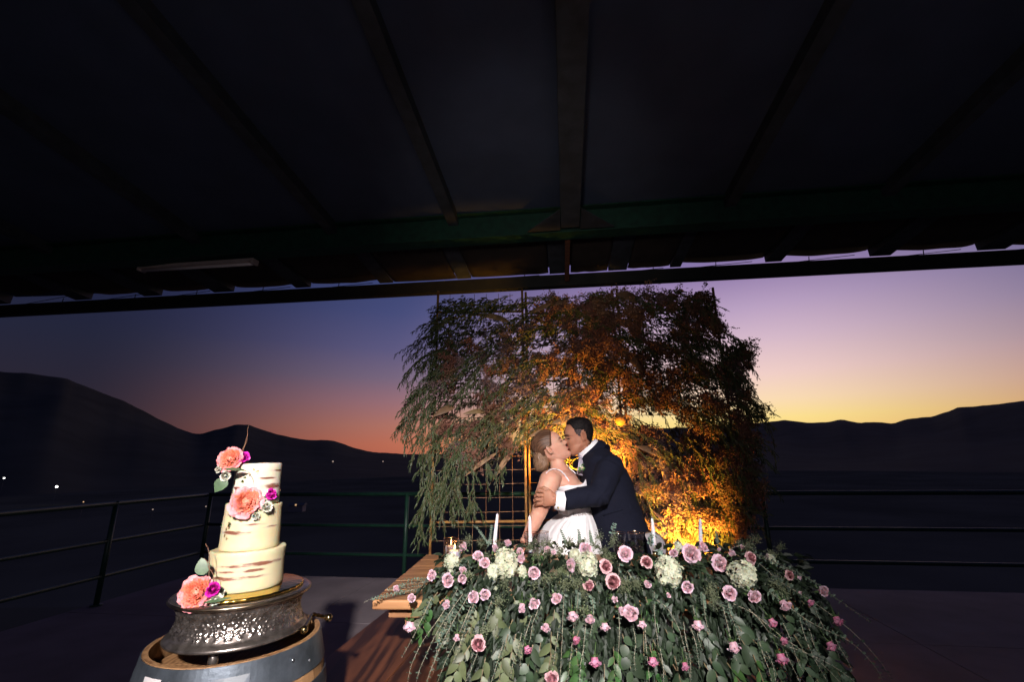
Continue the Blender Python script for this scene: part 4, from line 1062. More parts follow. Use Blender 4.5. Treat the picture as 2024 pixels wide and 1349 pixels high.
# ------------------------------------------------ groom
YG = 3.13
MG = head_matrix((1154.5, 863.5), YG, math.radians(180+2), math.radians(-11), 1.0, 1)
groom = thing('person', 'man in dark navy suit bending to kiss the bride, hand on her arm', 'person', (P(1215, 1010, YG).x, YG, 0))
g = MB(); head_mb(g, MG, True)
n0 = MG @ Vector((-.035, 0, .035))
g.tube([n0, P(1160, 888, YG), P(1172, 902, YG), P(1185, 915, YG)], [(.060, .058), (.060, .060), (.066, .075), (.09, .12)], 26, up=(0, 1, 0))
gt = [(1160, 1205, 905, .12), (1156, 1222, 922, .19), (1156, 1238, 950, .19), (1160, 1248, 985, .175), (1168, 1258, 1015, .165), (1176, 1268, 1045, .17), (1182, 1280, 1080, .175)]
g.loft([pxring(a, b, y, YG, w) for a, b, y, w in gt])
gs = P(1207, 922, YG-.17); ge = P(1188, 984, YG-.27); gw = P(1098, 990, YB-.27)
g.tube([gs, gs.lerp(ge, .5), ge, ge.lerp(gw, .5), gw], [.06, .055, .048, .042, .031], 20)
# left hand closed round her upper arm
hc = P(1080, 984, YB-.262)
g.tube([gw, P(1091, 988, YB-.268), P(1084, 985, YB-.266), P(1077, 984, YB-.262), P(1072, 984, YB-.256)], [(.034, .026), (.040, .026), (.050, .022), (.052, .018), (.046, .012)], 24, up=(0, 1, 0))
kn = [(1073.5, 971.5), (1071, 979.5), (1070, 988), (1070.5, 996)]
tips = [((1066.5, 970.5), (1061.5, 973), .0), ((1063.5, 979), (1058.5, 981.5), .0), ((1062, 988), (1057.5, 990), 0), ((1063.5, 996.5), (1058.5, 999), 0)]
gF = MB()
for k in range(4):
    a = P(*kn[k], YB-.268); b = P(*tips[k][0], YB-.260); c = P(*tips[k][1], YB-.236); d_ = c+Vector((.010, .026, -.002))
    finger(gF, [hc.lerp(a, .3), a, b, c, d_], [.0122, .0126, .0120, .0108][k])
finger(gF, [P(1088, 977, YB-.265), P(1082, 968.5, YB-.270), P(1075, 965, YB-.262), P(1068.5, 966.5, YB-.252)], .0112)
# right arm round her back
g.tube([P(1195, 922, YG+.17), P(1165, 968, YG+.23), P(1135, 992, YG+.19), P(1118, 1000, YG+.13)], [.06, .05, .04, .03], 20)
h2 = P(1110, 1000, YG+.10); g.ell(h2, (.045, .02, .035), nu=14, nv=10)
for k in range(4): finger(g, [h2+Vector((-.02, -.01, .025-.016*k)), h2+Vector((-.05, -.03, .024-.017*k)), h2+Vector((-.06, -.055, .022-.017*k))], .0088)
finger(g, [h2+Vector((.0, -.01, .03)), h2+Vector((-.01, -.02, .055)), h2+Vector((-.02, -.035, .068))], .009)
hx = P(1232, 1085, YG)
for s in (-1, 1):
    g.tube([(hx.x, YG+s*.1, hx.z+.03), (hx.x+.04, YG+s*.11, .5), (hx.x+.06, YG+s*.11, .12)], [.095, .065, .045], 18)
gb = g.build('body', m_skin_g, groom, True); remesh(gb, .0042, 2, .4); ears_mb(gF, MG); join_mb(gb, gF)
gtv = bvh(gb)
face_bits(MG, groom, m_lipg, True)
g = MB(); pr_ = P(1059.5, 989.5, YB-.243); g.tube([pr_+Vector((.0, -.012*math.cos(a), .012*math.sin(a))) for a in np.linspace(0, 2*PI, 17)], .0016, 6, cap=False); g.build('ring', m_gem, groom, True)
def inG(x, y, z):
    zl = np.interp(x, [-.11, -.09, -.055, -.036, -.030, -.012, .0, .012, .030, .040, .050, .09], [.050, .052, .066, .085, .150, .150, .112, .118, .150, .180, .203, .206])
    return z-zl
def offG(p): return .0035+.0085*min(1, max(0, p.z-.16)/.05)+.0012*noise.noise(p*90)
g = cap_mb(MG, inG, offG, True)
m_hairg = hairm('hair_black', (.004, .0035, .004), (.016, .012, .012), 1., (90, 40, 90), .65)
hg = g.build('hair', m_hairg, groom, True); strand(hg, lambda w: w)
for v in hg.data.vertices: v.co += Vector((0, 0, 1))*.0015*noise.noise(v.co*260)
# faded grey stubble side patch
def inS(x, y, z): return min(z-np.interp(x, [-.02, .0, .014, .034], [.15, .112, .116, .15]), .168-z, x+.018, .033-x)*1. if abs(y) > .03 else -1
g = cap_mb(MG, inS, lambda p: .0052, True); o = g.build('sideburn', hairm('hair_grey_fade', (.02, .014, .014), (.12, .09, .09), 1., (160, 160, 160), .75), groom, True); strand(o, lambda w: w)
# jacket: torso and sleeves fused, then folds
g = MB()
jt = [(1168, 1190, 884, .075), (1158, 1203, 893, .125), (1151, 1214, 902, .175), (1148, 1226, 915, .205), (1147, 1237, 933, .215), (1148, 1247, 957, .205), (1153, 1256, 983, .195), (1160, 1265, 1010, .188), (1167, 1276, 1037, .192), (1173, 1287, 1062, .20), (1176, 1294, 1085, .205), (1178, 1299, 1115, .205)]
g.loft([pxring(a, b, y, YG, w) for a, b, y, w in jt])
g.ell(P(1206, 925, YG-.155), (.088, .082, .085), nu=24, nv=16)
s1 = P(1204, 926, YG-.18); e1 = P(1186, 978, YG-.275); c1 = P(1147, 985, YB-.24); w1 = P(1115, 991.5, YB-.27)
def sub(pts, rs, n=5):
    P_, R_ = [], []
    for i in range(len(pts)-1):
        for k in range(n):
            u = k/n; P_.append(pts[i].lerp(pts[i+1], u)); R_.append(rs[i]+(rs[i+1]-rs[i])*u)
    return P_+[pts[-1]], R_+[rs[-1]]
pp, rr_ = sub([s1, s1.lerp(e1, .55), e1, c1, w1], [.082, .076, .068, .060, .052]); g.tube(pp, rr_, 28); g.ell(e1, (.066, .064, .066), nu=20, nv=14)
pp, rr_ = sub([P(1195, 922, YG+.17), P(1165, 968, YG+.23), P(1140, 990, YG+.20), P(1126, 998, YG+.15)], [.08, .07, .06, .05]); g.tube(pp, rr_, 24)
jk = g.build('jacket', m_suit, groom, True); remesh(jk, .0065, 5, .5)
off_ = WL[groom.name]
nrm_ = [v.normal.copy() for v in jk.data.vertices]
for v in jk.data.vertices:
    w = v.co+off_; n_ = nrm_[v.index]
    near = w.y < YG-.12
    d1 = (w-e1).length; q = 0
    axis = (w-s1).normalized() if near else Vector((0, 0, 1))
    # creases fanning out from the elbow and along the forearm
    if near and w.x < gs.x+.1:
        a = math.atan2(w.z-e1.z, w.x-e1.x); q += .0022*math.sin(a*7+math.sin(d1*30)*1.2)*math.exp(-((d1-.10)/.06)**2)
        tt = (e1.x-w.x)/max(.01, e1.x-w1.x)
        if -.15 < tt < 1.05: q += .0042*(1-abs(math.sin(tt*9.5+(w.z-e1.z)*26+noise.noise(w*6)*1.5)))**2*max(0, 1-abs(tt-.35)/.75)-.001
        uu = (w-s1).dot((e1-s1).normalized())
        q += .0050*(1-abs(math.sin(uu*30+(w.x-s1.x)*16+noise.noise(w*5)*1.6)))**2.5*math.exp(-((uu-.10)/.10)**2)
    else: q += .0040*(1-abs(math.sin(w.z*16+w.x*13+noise.noise(w*4)*1.8)))**3*math.exp(-((w.z-1.02)/.16)**2)
    q += .006*noise.noise(Vector((w.x*5+w.z*7, w.y*4, w.z*5)))+.003*noise.noise(Vector((w.x*14+w.z*10, w.y*8, w.z*9)))
    v.co += n_*q
jk.data.update()
jb = bvh(jk)
# lapel edge, collar roll, pocket flap and vent
def ribbon(pts, r, name, m, par, tree, off=.002, flat=.5, Y=YG):
    q = [hit(tree, x, y, off, Y) for x, y in pts]; q2 = []
    for i in range(len(q)-1): q2 += [q[i], q[i].lerp(q[i+1], .5)]
    q2.append(q[-1]); g = MB(); g.tube(q2, r, 8, flat=flat); return g.build(name, m, par, True)
ribbon([(1191, 1020), (1205, 1016), (1218, 1012), (1231, 1008)], .009, 'pocket_flap', m_suit, groom, jb, .0015, .3)
ribbon([(1183, 869.5), (1176, 877), (1168, 886), (1160, 896), (1153, 908), (1149, 920)], .0065, 'lapel', m_suit, groom, jb, .004, .6)
# shirt collar: a band standing round the neck
cc = P(1161.5, 886.5, YG); a1 = P(1181, 870, YG); a0 = P(1143, 903, YG); ux = (a1-a0).normalized(); ra = (a1-a0).length/2; uy = Vector((0, 1, 0)); un = ux.cross(uy)
if un.z < 0: un = -un
g = MB(); rings = []
for (dh, sc_) in ((-.030, 1.06), (-.012, 1.0), (.004, .97), (.013, .94), (.014, .91), (.0, .92)):
    rings.append([cc+ux*(ra*sc_*math.cos(2*PI*j/44))+uy*(.078*sc_*math.sin(2*PI*j/44))+un*dh for j in range(44)])
g.loft(rings, False); g.build('shirt_collar', m_shirt, groom, True)
g = MB(); g.ell(cc-un*.045-ux*.02, (.075, .075, .05), nu=20, nv=12); 
g = MB(); rings = []
for (dh, sc_) in ((-.055, 1.22), (-.03, 1.13), (-.012, 1.07), (-.004, 1.04), (-.008, 1.0), (-.03, 1.0)):
    rings.append([cc+ux*(ra*sc_*math.cos(2*PI*j/44)+.012)+uy*(.084*sc_*math.sin(2*PI*j/44))+un*(dh-.012*(1-math.cos(2*PI*j/44))*.5) for j in range(44)])
g.loft(rings, False); g.build('jacket_collar', m_suit, groom, True)
# tie
kp = P(1147, 905, YG-.03); g = MB(); g.ell(kp, (.015, .02, .018), Matrix.Rotation(.5, 3, 'Y'), 12, 8)
g.build('tie_knot', m_tie, groom, True)
g = MB(); tp = [P(1147, 906, YG-.05), P(1148, 914, YG-.07), P(1147, 924, YG-.085), P(1146, 940, YG-.10)]; g.tube(tp, [(.012, .006), (.016, .006), (.018, .006), (.02, .006)], 10, up=(0, 1, 0)); g.build('tie', m_tie, groom, True)
# shirt cuff, link
ca = P(1116, 992, YB-.27); cb = P(1097.5, 989.5, YB-.27); g = MB()
dC = (cb-ca).normalized(); xC = dC.cross(Vector((0, 1, 0))).normalized(); rings = []
for (u, r_) in ((-.05, .054), (.2, .054), (.6, .052), (.97, .050), (1.0, .048), (.9, .045)):
    c_ = ca.lerp(cb, u); rings.append([c_+xC*(r_*1.05*math.cos(2*PI*j/36))+Vector((0, 1, 0))*(r_*.8*math.sin(2*PI*j/36)) for j in range(36)])
g.loft(rings, False); g.build('shirt_cuff', m_shirt, groom, True)
g = MB(); p = P(1103.5, 1004, YB-.30); g.ell(p, (.006, .005, .008), nu=10, nv=6); g.build('cuff_link', m_brass, groom, True)
g = MB(); p = P(1091, 989, YB-.292)
for k in range(10): a = 2*PI*k/10; c_ = P(1093.5, 989, YB-.268); g.ell(c_+Vector((0, .028*math.cos(a), .031*math.sin(a))), (.003,)*3, nu=6, nv=4)
g.build('bracelet', m_gem, groom, True)
# trousers and shoes
g = MB()
for s in (-1, 1): g.tube([(hx.x, YG+s*.09, hx.z+.08), (hx.x+.01, YG+s*.1, hx.z-.1), (hx.x+.04, YG+s*.11, .5), (hx.x+.06, YG+s*.11, .07)], [.125, .115, .085, .075], 24)
g.ell((hx.x, YG, hx.z+.02), (.15, .19, .12), nu=20, nv=12); tr = g.build('trousers', m_suit, groom, True); remesh(tr, .008, 3, .5)
for s in (-1, 1):
    g = MB(); g.ell((hx.x+.0, YG+s*.11, .045), (.15, .048, .042), nu=20, nv=10); g.ell((hx.x+.07, YG+s*.11, .07), (.06, .046, .05), nu=16, nv=10); o = g.build('shoe', mat('black_leather', (.01, .01, .01), .25), groom, True); remesh(o, .006, 3, .5)
# boutonniere
g = MB(); bp_ = P(1149, 924, YG-.165)
t = thing('boutonniere', 'small green and white boutonniere pinned to the navy lapel', 'boutonniere', bp_)
for k in range(9):
    M = frame((rnd(-1, 1), -.6, rnd(-.6, 1)), roll=rnd(-1, 1)).to_4x4(); M.translation = bp_+Vector((rnd(-.006, .006), -.004, rnd(-.012, .012))); g.add(*leaf_geo(.028, .014, 4, .3, .2), M)
g.build('leaves', mat('fresh_green', (.10, .26, .05), .5, noise_amt=.3, scale=60), t, True)
g = MB()
for k in range(8): q = bp_+Vector((rnd(-.010, .012), -.018-rnd(0, .006), rnd(-.02, .02))); r_ = rnd(.003, .006); g.ell(q, (r_,)*3, nu=8, nv=5)
g.build('white_buds', m_white, t, True)
# ================================================================= WIRE PANELS AND THE FLOWER WALL
m_wire = mat('rusty_wire', (.34, .17, .08), .6, metal=.3, noise_amt=.4, scale=40)
m_frame_y = mat('yellow_steel_tube', (.50, .27, .07), .5, noise_amt=.35, scale=25, color2=(.30, .13, .05))
YP = 4.0
px_ = [-.685, .10, .135, .955, .985, 1.885]
for i, lab in enumerate(('left wire mesh panel in a yellow steel frame behind the drooping willow', 'middle wire mesh panel in a yellow steel frame behind the couple', 'right wire mesh panel in a steel frame hidden by orange foliage')):
    x0, x1 = px_[2*i], px_[2*i+1]; yy = YP+.06*(i == 1)-.10*(x0+x1)/2*0
    t = thing('wire_panel', lab, 'panel', ((x0+x1)/2, yy, 0), 'wire panels of the flower wall')
    for x in (x0, x1):
        g = MB(); g.tube([(x, yy, 0), (x, yy, 2.83)], .0115, 10); g.build('upright', m_frame_y, t, True)
    for z in (.10, .80, 2.62):
        g = MB(); g.tube([(x0, yy, z), (x1, yy, z)], .0115, 10); g.build('crossbar', m_frame_y, t, True)
    nx = max(2, round((x1-x0)/.118))
    for k in range(1, nx):
        x = x0+(x1-x0)*k/nx+rnd(-.003, .003); g = MB(); g.tube([(x, yy+.012, .10), (x+.004, yy+.012, 1.4), (x, yy+.012, 2.8)], .0023, 5); g.build('wire', m_wire, t)
    z = .10
    while z < 2.6:
        z += .111
        g = MB(); g.tube([(x0, yy+.016, z), ((x0+x1)/2, yy+.016, z+rnd(-.006, .003)), (x1, yy+.016, z)], .0023, 5); g.build('wire', m_wire, t)
# uplight on the deck behind the groom
UL = Vector((1.32, 3.52, .34))
t = thing('uplight', 'small black amber uplight standing behind the groom', 'lamp', (UL.x, UL.y, 0))
m_blk = mat('black_housing', (.02, .02, .02), .5)
g = MB(); g.lathe([(0, 0), (.09, 0), (.09, .01), (.02, .015), (.018, .13), (.07, .14), (.085, .17), (.08, .26), (.07, .255), (.06, .2), (0, .19)], (UL.x, UL.y, 0), 24); g.build('housing', m_blk, t, True)
g = MB(); g.lathe([(0, .205), (.062, .206), (.06, .2)], (UL.x, UL.y, 0), 20); g.build('lens', mat('amber_lens', (1, .5, .1), .3, emit=(1, .5, .08), emit_s=12), t)
spot('amber_beam', UL+Vector((0, 0, -.08)), UL+Vector((-.06, .68, .50)), 680, 90, .8, (1, .48, .05), .05)
UL2 = Vector((.70, 3.46, .98)); t = thing('uplight', 'black amber uplight on a short pole hidden behind the couple', 'lamp', (UL2.x, UL2.y, 0))
g = MB(); g.tube([(UL2.x, UL2.y, .01), (UL2.x, UL2.y, .70)], .014, 10); g.lathe([(0, 0), (.13, 0), (.13, .008), (0, .010)], (UL2.x, UL2.y, 0), 24); g.build('pole', m_blk, t, True)
g = MB(); g.lathe([(0, 0), (.09, 0), (.09, .01), (.02, .015), (.018, .13), (.07, .14), (.085, .17), (.08, .26), (.07, .255), (.06, .2), (0, .19)], (UL2.x, UL2.y, .68), 24); g.build('housing', m_blk, t, True)
g = MB(); g.lathe([(0, .205), (.062, .206), (.06, .2)], (UL2.x, UL2.y, .68), 20); g.build('lens', MATS['amber_lens'], t, True)
spot('amber_beam', UL2+Vector((0, 0, -.06)), UL2+Vector((-.18, .68, .52)), 500, 88, .9, (1, .47, .05), .05)
# ---- field of growth over the wall
poly = [(868, 592), (905, 583), (960, 586), (1000, 594), (1050, 588), (1110, 592), (1150, 584), (1200, 580), (1250, 578), (1300, 572), (1360, 570), (1405, 572), (1416, 610), (1422, 655), (1450, 668), (1490, 690), (1494, 720), (1480, 740), (1505, 770), (1520, 810), (1528, 832), (1500, 850), (1508, 900), (1505, 960), (1500, 1010), (1480, 1060), (1440, 1085), (1330, 1085), (1296, 1060), (1285, 1020), (1262, 985), (1255, 945), (1240, 900), (1190, 870), (1120, 860), (1060, 868), (1045, 880), (1010, 895), (975, 918), (940, 935), (905, 965), (880, 1010), (850, 1040), (835, 1000), (826, 930), (812, 880), (785, 850), (790, 780), (785, 735), (800, 690), (830, 650)]
poly_w = [P(x, y, 3.92) for x, y in poly]; PW = [(p.x, p.z) for p in poly_w]
def inside(x, z, poly=PW):
    c = False; n = len(poly); j = n-1
    for i in range(n):
        xi, zi = poly[i]; xj, zj = poly[j]
        if (zi > z) != (zj > z) and x < (xj-xi)*(z-zi)/(zj-zi)+xi: c = not c
        j = i
    return c
def W_(px, py): p = P(px, py, 3.92); return p.x, p.z
gapsW = [(1010, 690, 42, 7), (1085, 688, 40, 9), (955, 668, 22, 8), (990, 745, 22, 12), (1065, 708, 22, 6), (925, 772, 36, 8), (940, 812, 50, 16), (1165, 765, 40, 10), (1205, 790, 22, 26), (1170, 830, 14, 22), (1265, 822, 48, 16), (1310, 835, 30, 24), (1240, 722, 32, 10), (1120, 800, 34, 9), (1040, 835, 24, 10), (1385, 822, 12, 8), (1350, 838, 30, 9), (1270, 612, 22, 7), (1300, 645, 28, 10), (890, 870, 28, 14), (1060, 612, 46, 7), (1330, 770, 12, 8), (1000, 615, 30, 12), (875, 720, 16, 6), (1425, 780, 26, 10), (1395, 690, 10, 6)]
def in_gap(x, z, k=1.):
    v = Vector((x, 3.92, z))-Vector((0, 0, CAMH)); d = v.dot(_f); px = 1012+900*v.dot(_r)/d; py = 674.5-900*v.dot(_u)/d
    for gx, gy, a, b in gapsW:
        dx, dy = px-gx, py-gy; sl = (.35 if gx > 1150 else -.05); dy -= sl*dx
        if (dx/(a*k*.75))**2+(dy/(b*k*.75))**2 < 1: return True
    return False
CW = (.62, 1.25)
def flow(x, z):
    dx, dz = x-CW[0], z-CW[1]; r = math.hypot(dx, dz*1.1)+1e-3
    s = -1 if x < .62 else 1
    tx, tz = s*dz/r, -s*dx/r
    rx, rz = dx/r, dz/r
    v = Vector((tx*.75+rx*.55, 0, tz*.75+rz*.35-.30)); return v.normalized()
m_wil = mat('willow_green', (.062, .095, .032), .5, noise_amt=.3, scale=12, rnd=.28)
m_wil2 = mat('willow_olive', (.095, .11, .03), .5, noise_amt=.3, scale=12, rnd=.28)
m_stem = mat('branch_stem', (.16, .12, .06), .6, rnd=.2)
m_smk = mat('smokebush_rust', (.30, .135, .075), .8, noise_amt=.45, scale=8, rnd=.30, color2=(.20, .10, .075))
m_smk2 = mat('smokebush_mauve', (.26, .165, .16), .85, noise_amt=.4, scale=8, rnd=.25)
m_palm = mat('dried_palm', (.34, .21, .10), .6, noise_amt=.4, scale=12, rnd=.25)
LEAF4 = [(0, 0, 0), (.32, -.5, .10), (.34, 0, -.02), (.32, .5, .10), (.72, -.34, .02), (.74, 0, -.08), (.72, .34, .02), (1, 0, -.16)]
LF4 = [(0, 1, 2), (0, 2, 3), (1, 4, 5, 2), (2, 5, 6, 3), (4, 7, 5), (5, 7, 6)]
def narrow_leaf(g, p, d, L_, W__, roll):
    R = frame(d, roll=roll); k = len(g.v)
    for (x, y, z) in LEAF4: g.v.append(p+R @ Vector((x*L_, y*W__, z*L_)))
    for f in LF4: g.f.append(tuple(i+k for i in f))
nW = 0
def willow(p, d, length, m, label, droop=.9, leafL=.05, twigs=5, seed=None, grp='willow branches on the flower wall', lw=.17):
    pts = [Vector(p)]; d = Vector(d).normalized(); n = 9
    for k in range(n):
        d = (d+Vector((rnd(-.05, .05), rnd(-.05, .04), -droop*.12*(.4+k/n)))).normalized(); pts.append(pts[-1]+d*length/n)
    t = thing('willow_branch', label, 'branch', p, grp)
    g = MB(); g.tube(pts, [.0028*(1-.7*k/n) for k in range(n+1)], 5)
    gl = MB()
    def leaves(pts, dens):
        for i in range(len(pts)-1):
            a, b = pts[i], pts[i+1]; dd = (b-a); L_ = dd.length; dd.normalize(); m_ = max(1, int(L_/dens))
            for k in range(m_):
                q = a.lerp(b, (k+rnd(0, .8))/m_); s = random.choice((-1, 1)); side = dd.cross(Vector((0, 1, 0))).normalized()
                dr = (dd*1.0+side*s*rnd(.25, .7)+Vector((0, rnd(-.45, .3), -.25))).normalized()
                narrow_leaf(gl, q, dr, leafL*rnd(.65, 1.15), leafL*lw*rnd(.8, 1.2), rnd(-1.2, 1.2))
    leaves(pts[1:], .010)
    for k in range(twigs):
        i = random.randrange(1, n-1); a = pts[i]; dd = (pts[i+1]-pts[i]).normalized(); side = dd.cross(Vector((0, 1, 0))).normalized()*random.choice((-1, 1))
        td = (dd+side*rnd(.3, .7)+Vector((0, rnd(-.4, .2), 0))).normalized(); tp = [a]; tl = length*rnd(.25, .5)
        for q in range(5): td = (td+Vector((0, 0, -droop*.16))).normalized(); tp.append(tp[-1]+td*tl/5)
        g.tube(tp, [.0018*(1-.6*q/5) for q in range(6)], 4); leaves(tp, .0105)
    g.build('stem', m_stem, t); o = gl.build('leaves', m, t); o['kind'] = 'stuff'
    return t
def zone(px, py):
    if px < 930: return 'left edge'
    return 'x'
VN = [(648, 'under the beam'), (730, 'in the upper part'), (800, 'at mid height'), (880, 'at head height'), (980, 'at waist height'), (2000, 'low behind the table')]
HN = [(880, 'left rim'), (990, 'left half'), (1130, 'over the bride'), (1260, 'around the groom'), (1400, 'right half'), (3000, 'right rim')]
def zl(px, py): return 'on the wall '+next(n for a, n in VN if py < a)+', '+next(n for a, n in HN if px < a)
def dword(d): return 'leftward' if d.x < -.5 else 'rightward' if d.x > .5 else 'rising' if d.z > 0 else 'hanging'
def sword(s, a, b): return 'small ' if s < a else 'full ' if s > b else 'medium '
def gz(px, py): return next(n for a, n in [(1110, 'along the top'), (1170, 'in the upper part'), (1240, 'in the middle part'), (3000, 'in the lowest part')] if py < a)+' of the garland, '+next(n for a, n in [(960, 'left end'), (1100, 'left half'), (1230, 'left of centre'), (1370, 'right of centre'), (1500, 'right half'), (3000, 'right end')] if px < a)
# dry leafy filling behind, keeps the gaps where the sky shows
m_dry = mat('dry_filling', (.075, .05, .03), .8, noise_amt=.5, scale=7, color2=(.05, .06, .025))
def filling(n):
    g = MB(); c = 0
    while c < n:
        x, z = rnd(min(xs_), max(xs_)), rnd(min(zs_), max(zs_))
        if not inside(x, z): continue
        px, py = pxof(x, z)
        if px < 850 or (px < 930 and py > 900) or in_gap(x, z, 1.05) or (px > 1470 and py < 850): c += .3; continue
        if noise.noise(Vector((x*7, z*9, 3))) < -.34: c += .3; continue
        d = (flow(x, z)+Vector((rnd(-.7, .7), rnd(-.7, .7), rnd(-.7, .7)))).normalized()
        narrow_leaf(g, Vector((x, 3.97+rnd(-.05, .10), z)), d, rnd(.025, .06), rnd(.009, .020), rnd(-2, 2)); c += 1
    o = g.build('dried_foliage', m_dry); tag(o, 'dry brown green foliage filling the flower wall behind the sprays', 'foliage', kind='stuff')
def spray_mesh(seed, R, m):
    rs = random.Random(seed); g = MB(); 
    for b in range(20):
        d = Vector((rs.uniform(.15, 1.2), rs.uniform(-.55, .55), rs.uniform(-.7, .7))).normalized(); L_ = R*rs.uniform(.7, 1.3); p = Vector((0, 0, 0))
        tip = p+d*L_; g.tube([p, p.lerp(tip, .5)+Vector((0, 0, rs.uniform(-.01, .01))), tip], [.0012, .0009, .0006], 3, cap=False)
        for k in range(24):
            u = rs.uniform(.3, 1.08); r = R*.17*(.5+u*.6); q = p.lerp(tip, u)+Vector((rs.gauss(0, 1), rs.gauss(0, 1), rs.gauss(0, 1)))*r*.55
            s = rs.uniform(.0045, .0115); R3 = frame((rs.uniform(-1, 1), rs.uniform(-1, 1), rs.uniform(-1, 1)), roll=rs.uniform(0, 6)); kk = len(g.v)
            for v in ((s, 0, 0), (-.6*s, s*.7, 0), (-.6*s, -s*.7, s*.3), (0, 0, s*.9)): g.v.append(q+R3 @ Vector(v))
            g.f += [(kk, kk+1, kk+2), (kk, kk+3, kk+1), (kk+1, kk+3, kk+2), (kk, kk+2, kk+3)]
    me = g.mesh('spray', smooth=False); me.materials.append(m); return me
SPR = [spray_mesh(s, .13, m_smk) for s in range(5)]; SPM = [spray_mesh(s+20, .125, m_smk2) for s in range(4)]
def spray(p, d, sc, mauve, label, grp):
    me = random.choice(SPM if mauve else SPR); R = frame(d, roll=rnd(0, 6)); o = bpy.data.objects.new('smokebush_spray', me); COL.objects.link(o)
    M = (R*sc).to_4x4(); M.translation = p; o.matrix_world = M; tag(o, label, 'spray', grp)
xs_ = [p[0] for p in PW]; zs_ = [p[1] for p in PW]
def pxof(x, z, y=3.92):
    v = Vector((x, y, z))-Vector((0, 0, CAMH)); d = v.dot(_f); return 1012+900*v.dot(_r)/d, 674.5-900*v.dot(_u)/d
def pick(shrink=0.):
    while True:
        x, z = rnd(min(xs_), max(xs_)), rnd(min(zs_), max(zs_))
        if inside(x, z): return x, z
filling(20000)
# smokebush: centre and right, sparse on the left
cnt = 0; tries = 0; placed = []
while cnt < 285 and tries < 60000:
    tries += 1; x, z = pick(); px, py = pxof(x, z)
    if in_gap(x, z, 1.15): continue
    if px < 870 and py < 1200 : continue
    if py < 640 and px < 1080: continue
    if px < 960 and (py > 920 or random.random() < .45): continue
    if any(abs(x-a)+abs(z-b) < .05 for a, b in placed): continue
    if px > 1470 and py < 840 and random.random() < .7: continue
    # keep the spray inside the outline
    d = flow(x, z); tx, tz = x+d.x*.13, z+d.z*.13
    if not inside(tx, tz): d = Vector((-d.x*.2, 0, .9 if py > 700 else -.9)).normalized(); tx, tz = x+d.x*.11, z+d.z*.11
    if not inside(tx, tz) or (in_gap(tx, tz, .8) and random.random() < .8): continue
    placed.append((x, z)); cnt += 1
    mauve = (px < 1060 and py < 800 and random.random() < .6) or random.random() < .1
    dd = (d+Vector((rnd(-.3, .3), rnd(-.6, -.1), rnd(-.3, .3)))).normalized()
    lab = ('dusty mauve' if mauve else 'orange lit' if py > 850 and px > 1200 else 'golden lit' if py > 770 and 930 < px < 1260 else 'rust brown')+' smokebush spray '+zl(px, py)
    sc_ = rnd(.7, 1.25); lab = sword(sc_, .9, 1.08)+dword(dd)+' '+lab; spray(Vector((x, 3.90+rnd(-.05, .08), z)), dd, sc_, mauve, lab, lab)
for k in range(120):     # the middle, where the growth parts to both sides
    px, py = random.gauss(1166, 24), rnd(590, 850); x, z = W_(px, py)
    if in_gap(x, z, .8): continue
    s_ = random.choice((-1, 1)); d = Vector((s_, rnd(-.6, -.1), rnd(-.35, .25))); lit = py > 760
    if k % 3 == 0:
        lab = ('yellow lit' if lit else 'dark')+' willow branch '+zl(px, py); willow(Vector((x-s_*.14, 3.88, z)), d, rnd(.24, .36), m_wil2, lab, .6, .044, 4, grp=lab)
    else:
        lab = ('golden lit' if lit else 'rust brown')+' smokebush spray '+zl(px, py); spray(Vector((x-s_*.08, 3.90+rnd(-.05, .08), z)), d, rnd(.75, 1.15), False, lab, lab)
# willow branches
cnt = 0; tries = 0; pl2 = []
while cnt < 200 and tries < 40000:
    tries += 1; x, z = pick(); px, py = pxof(x, z)
    if in_gap(x, z, 1.15): continue
    left = px < 1000
    if not left and random.random() < .45: continue
    if any(abs(x-a)+abs(z-b) < .06 for a, b in pl2): continue
    L_ = rnd(.28, .50); d = flow(x, z); ex, ez = x+d.x*L_*.95, z+d.z*L_*.85-.04*L_
    if not inside(ex, ez) or in_gap(ex, ez, .8): continue
    mx, mz = (x+ex)/2, (z+ez)/2
    if in_gap(mx, mz, 1.05) and random.random() < .8: continue
    pl2.append((x, z)); cnt += 1
    lab = ('short ' if L_ < .33 else 'long ' if L_ > .40 else 'medium ')+dword(d)+(' green' if left else ' yellow lit' if py > 740 and px < 1260 else ' dark')+' willow branch '+zl(px, py)
    willow(Vector((x, 3.86+rnd(-.05, .06), z)), d+Vector((0, rnd(-.2, .05), .12)), L_, m_wil if left or random.random() < .5 else m_wil2, lab, .8, .044, 4, grp=lab)
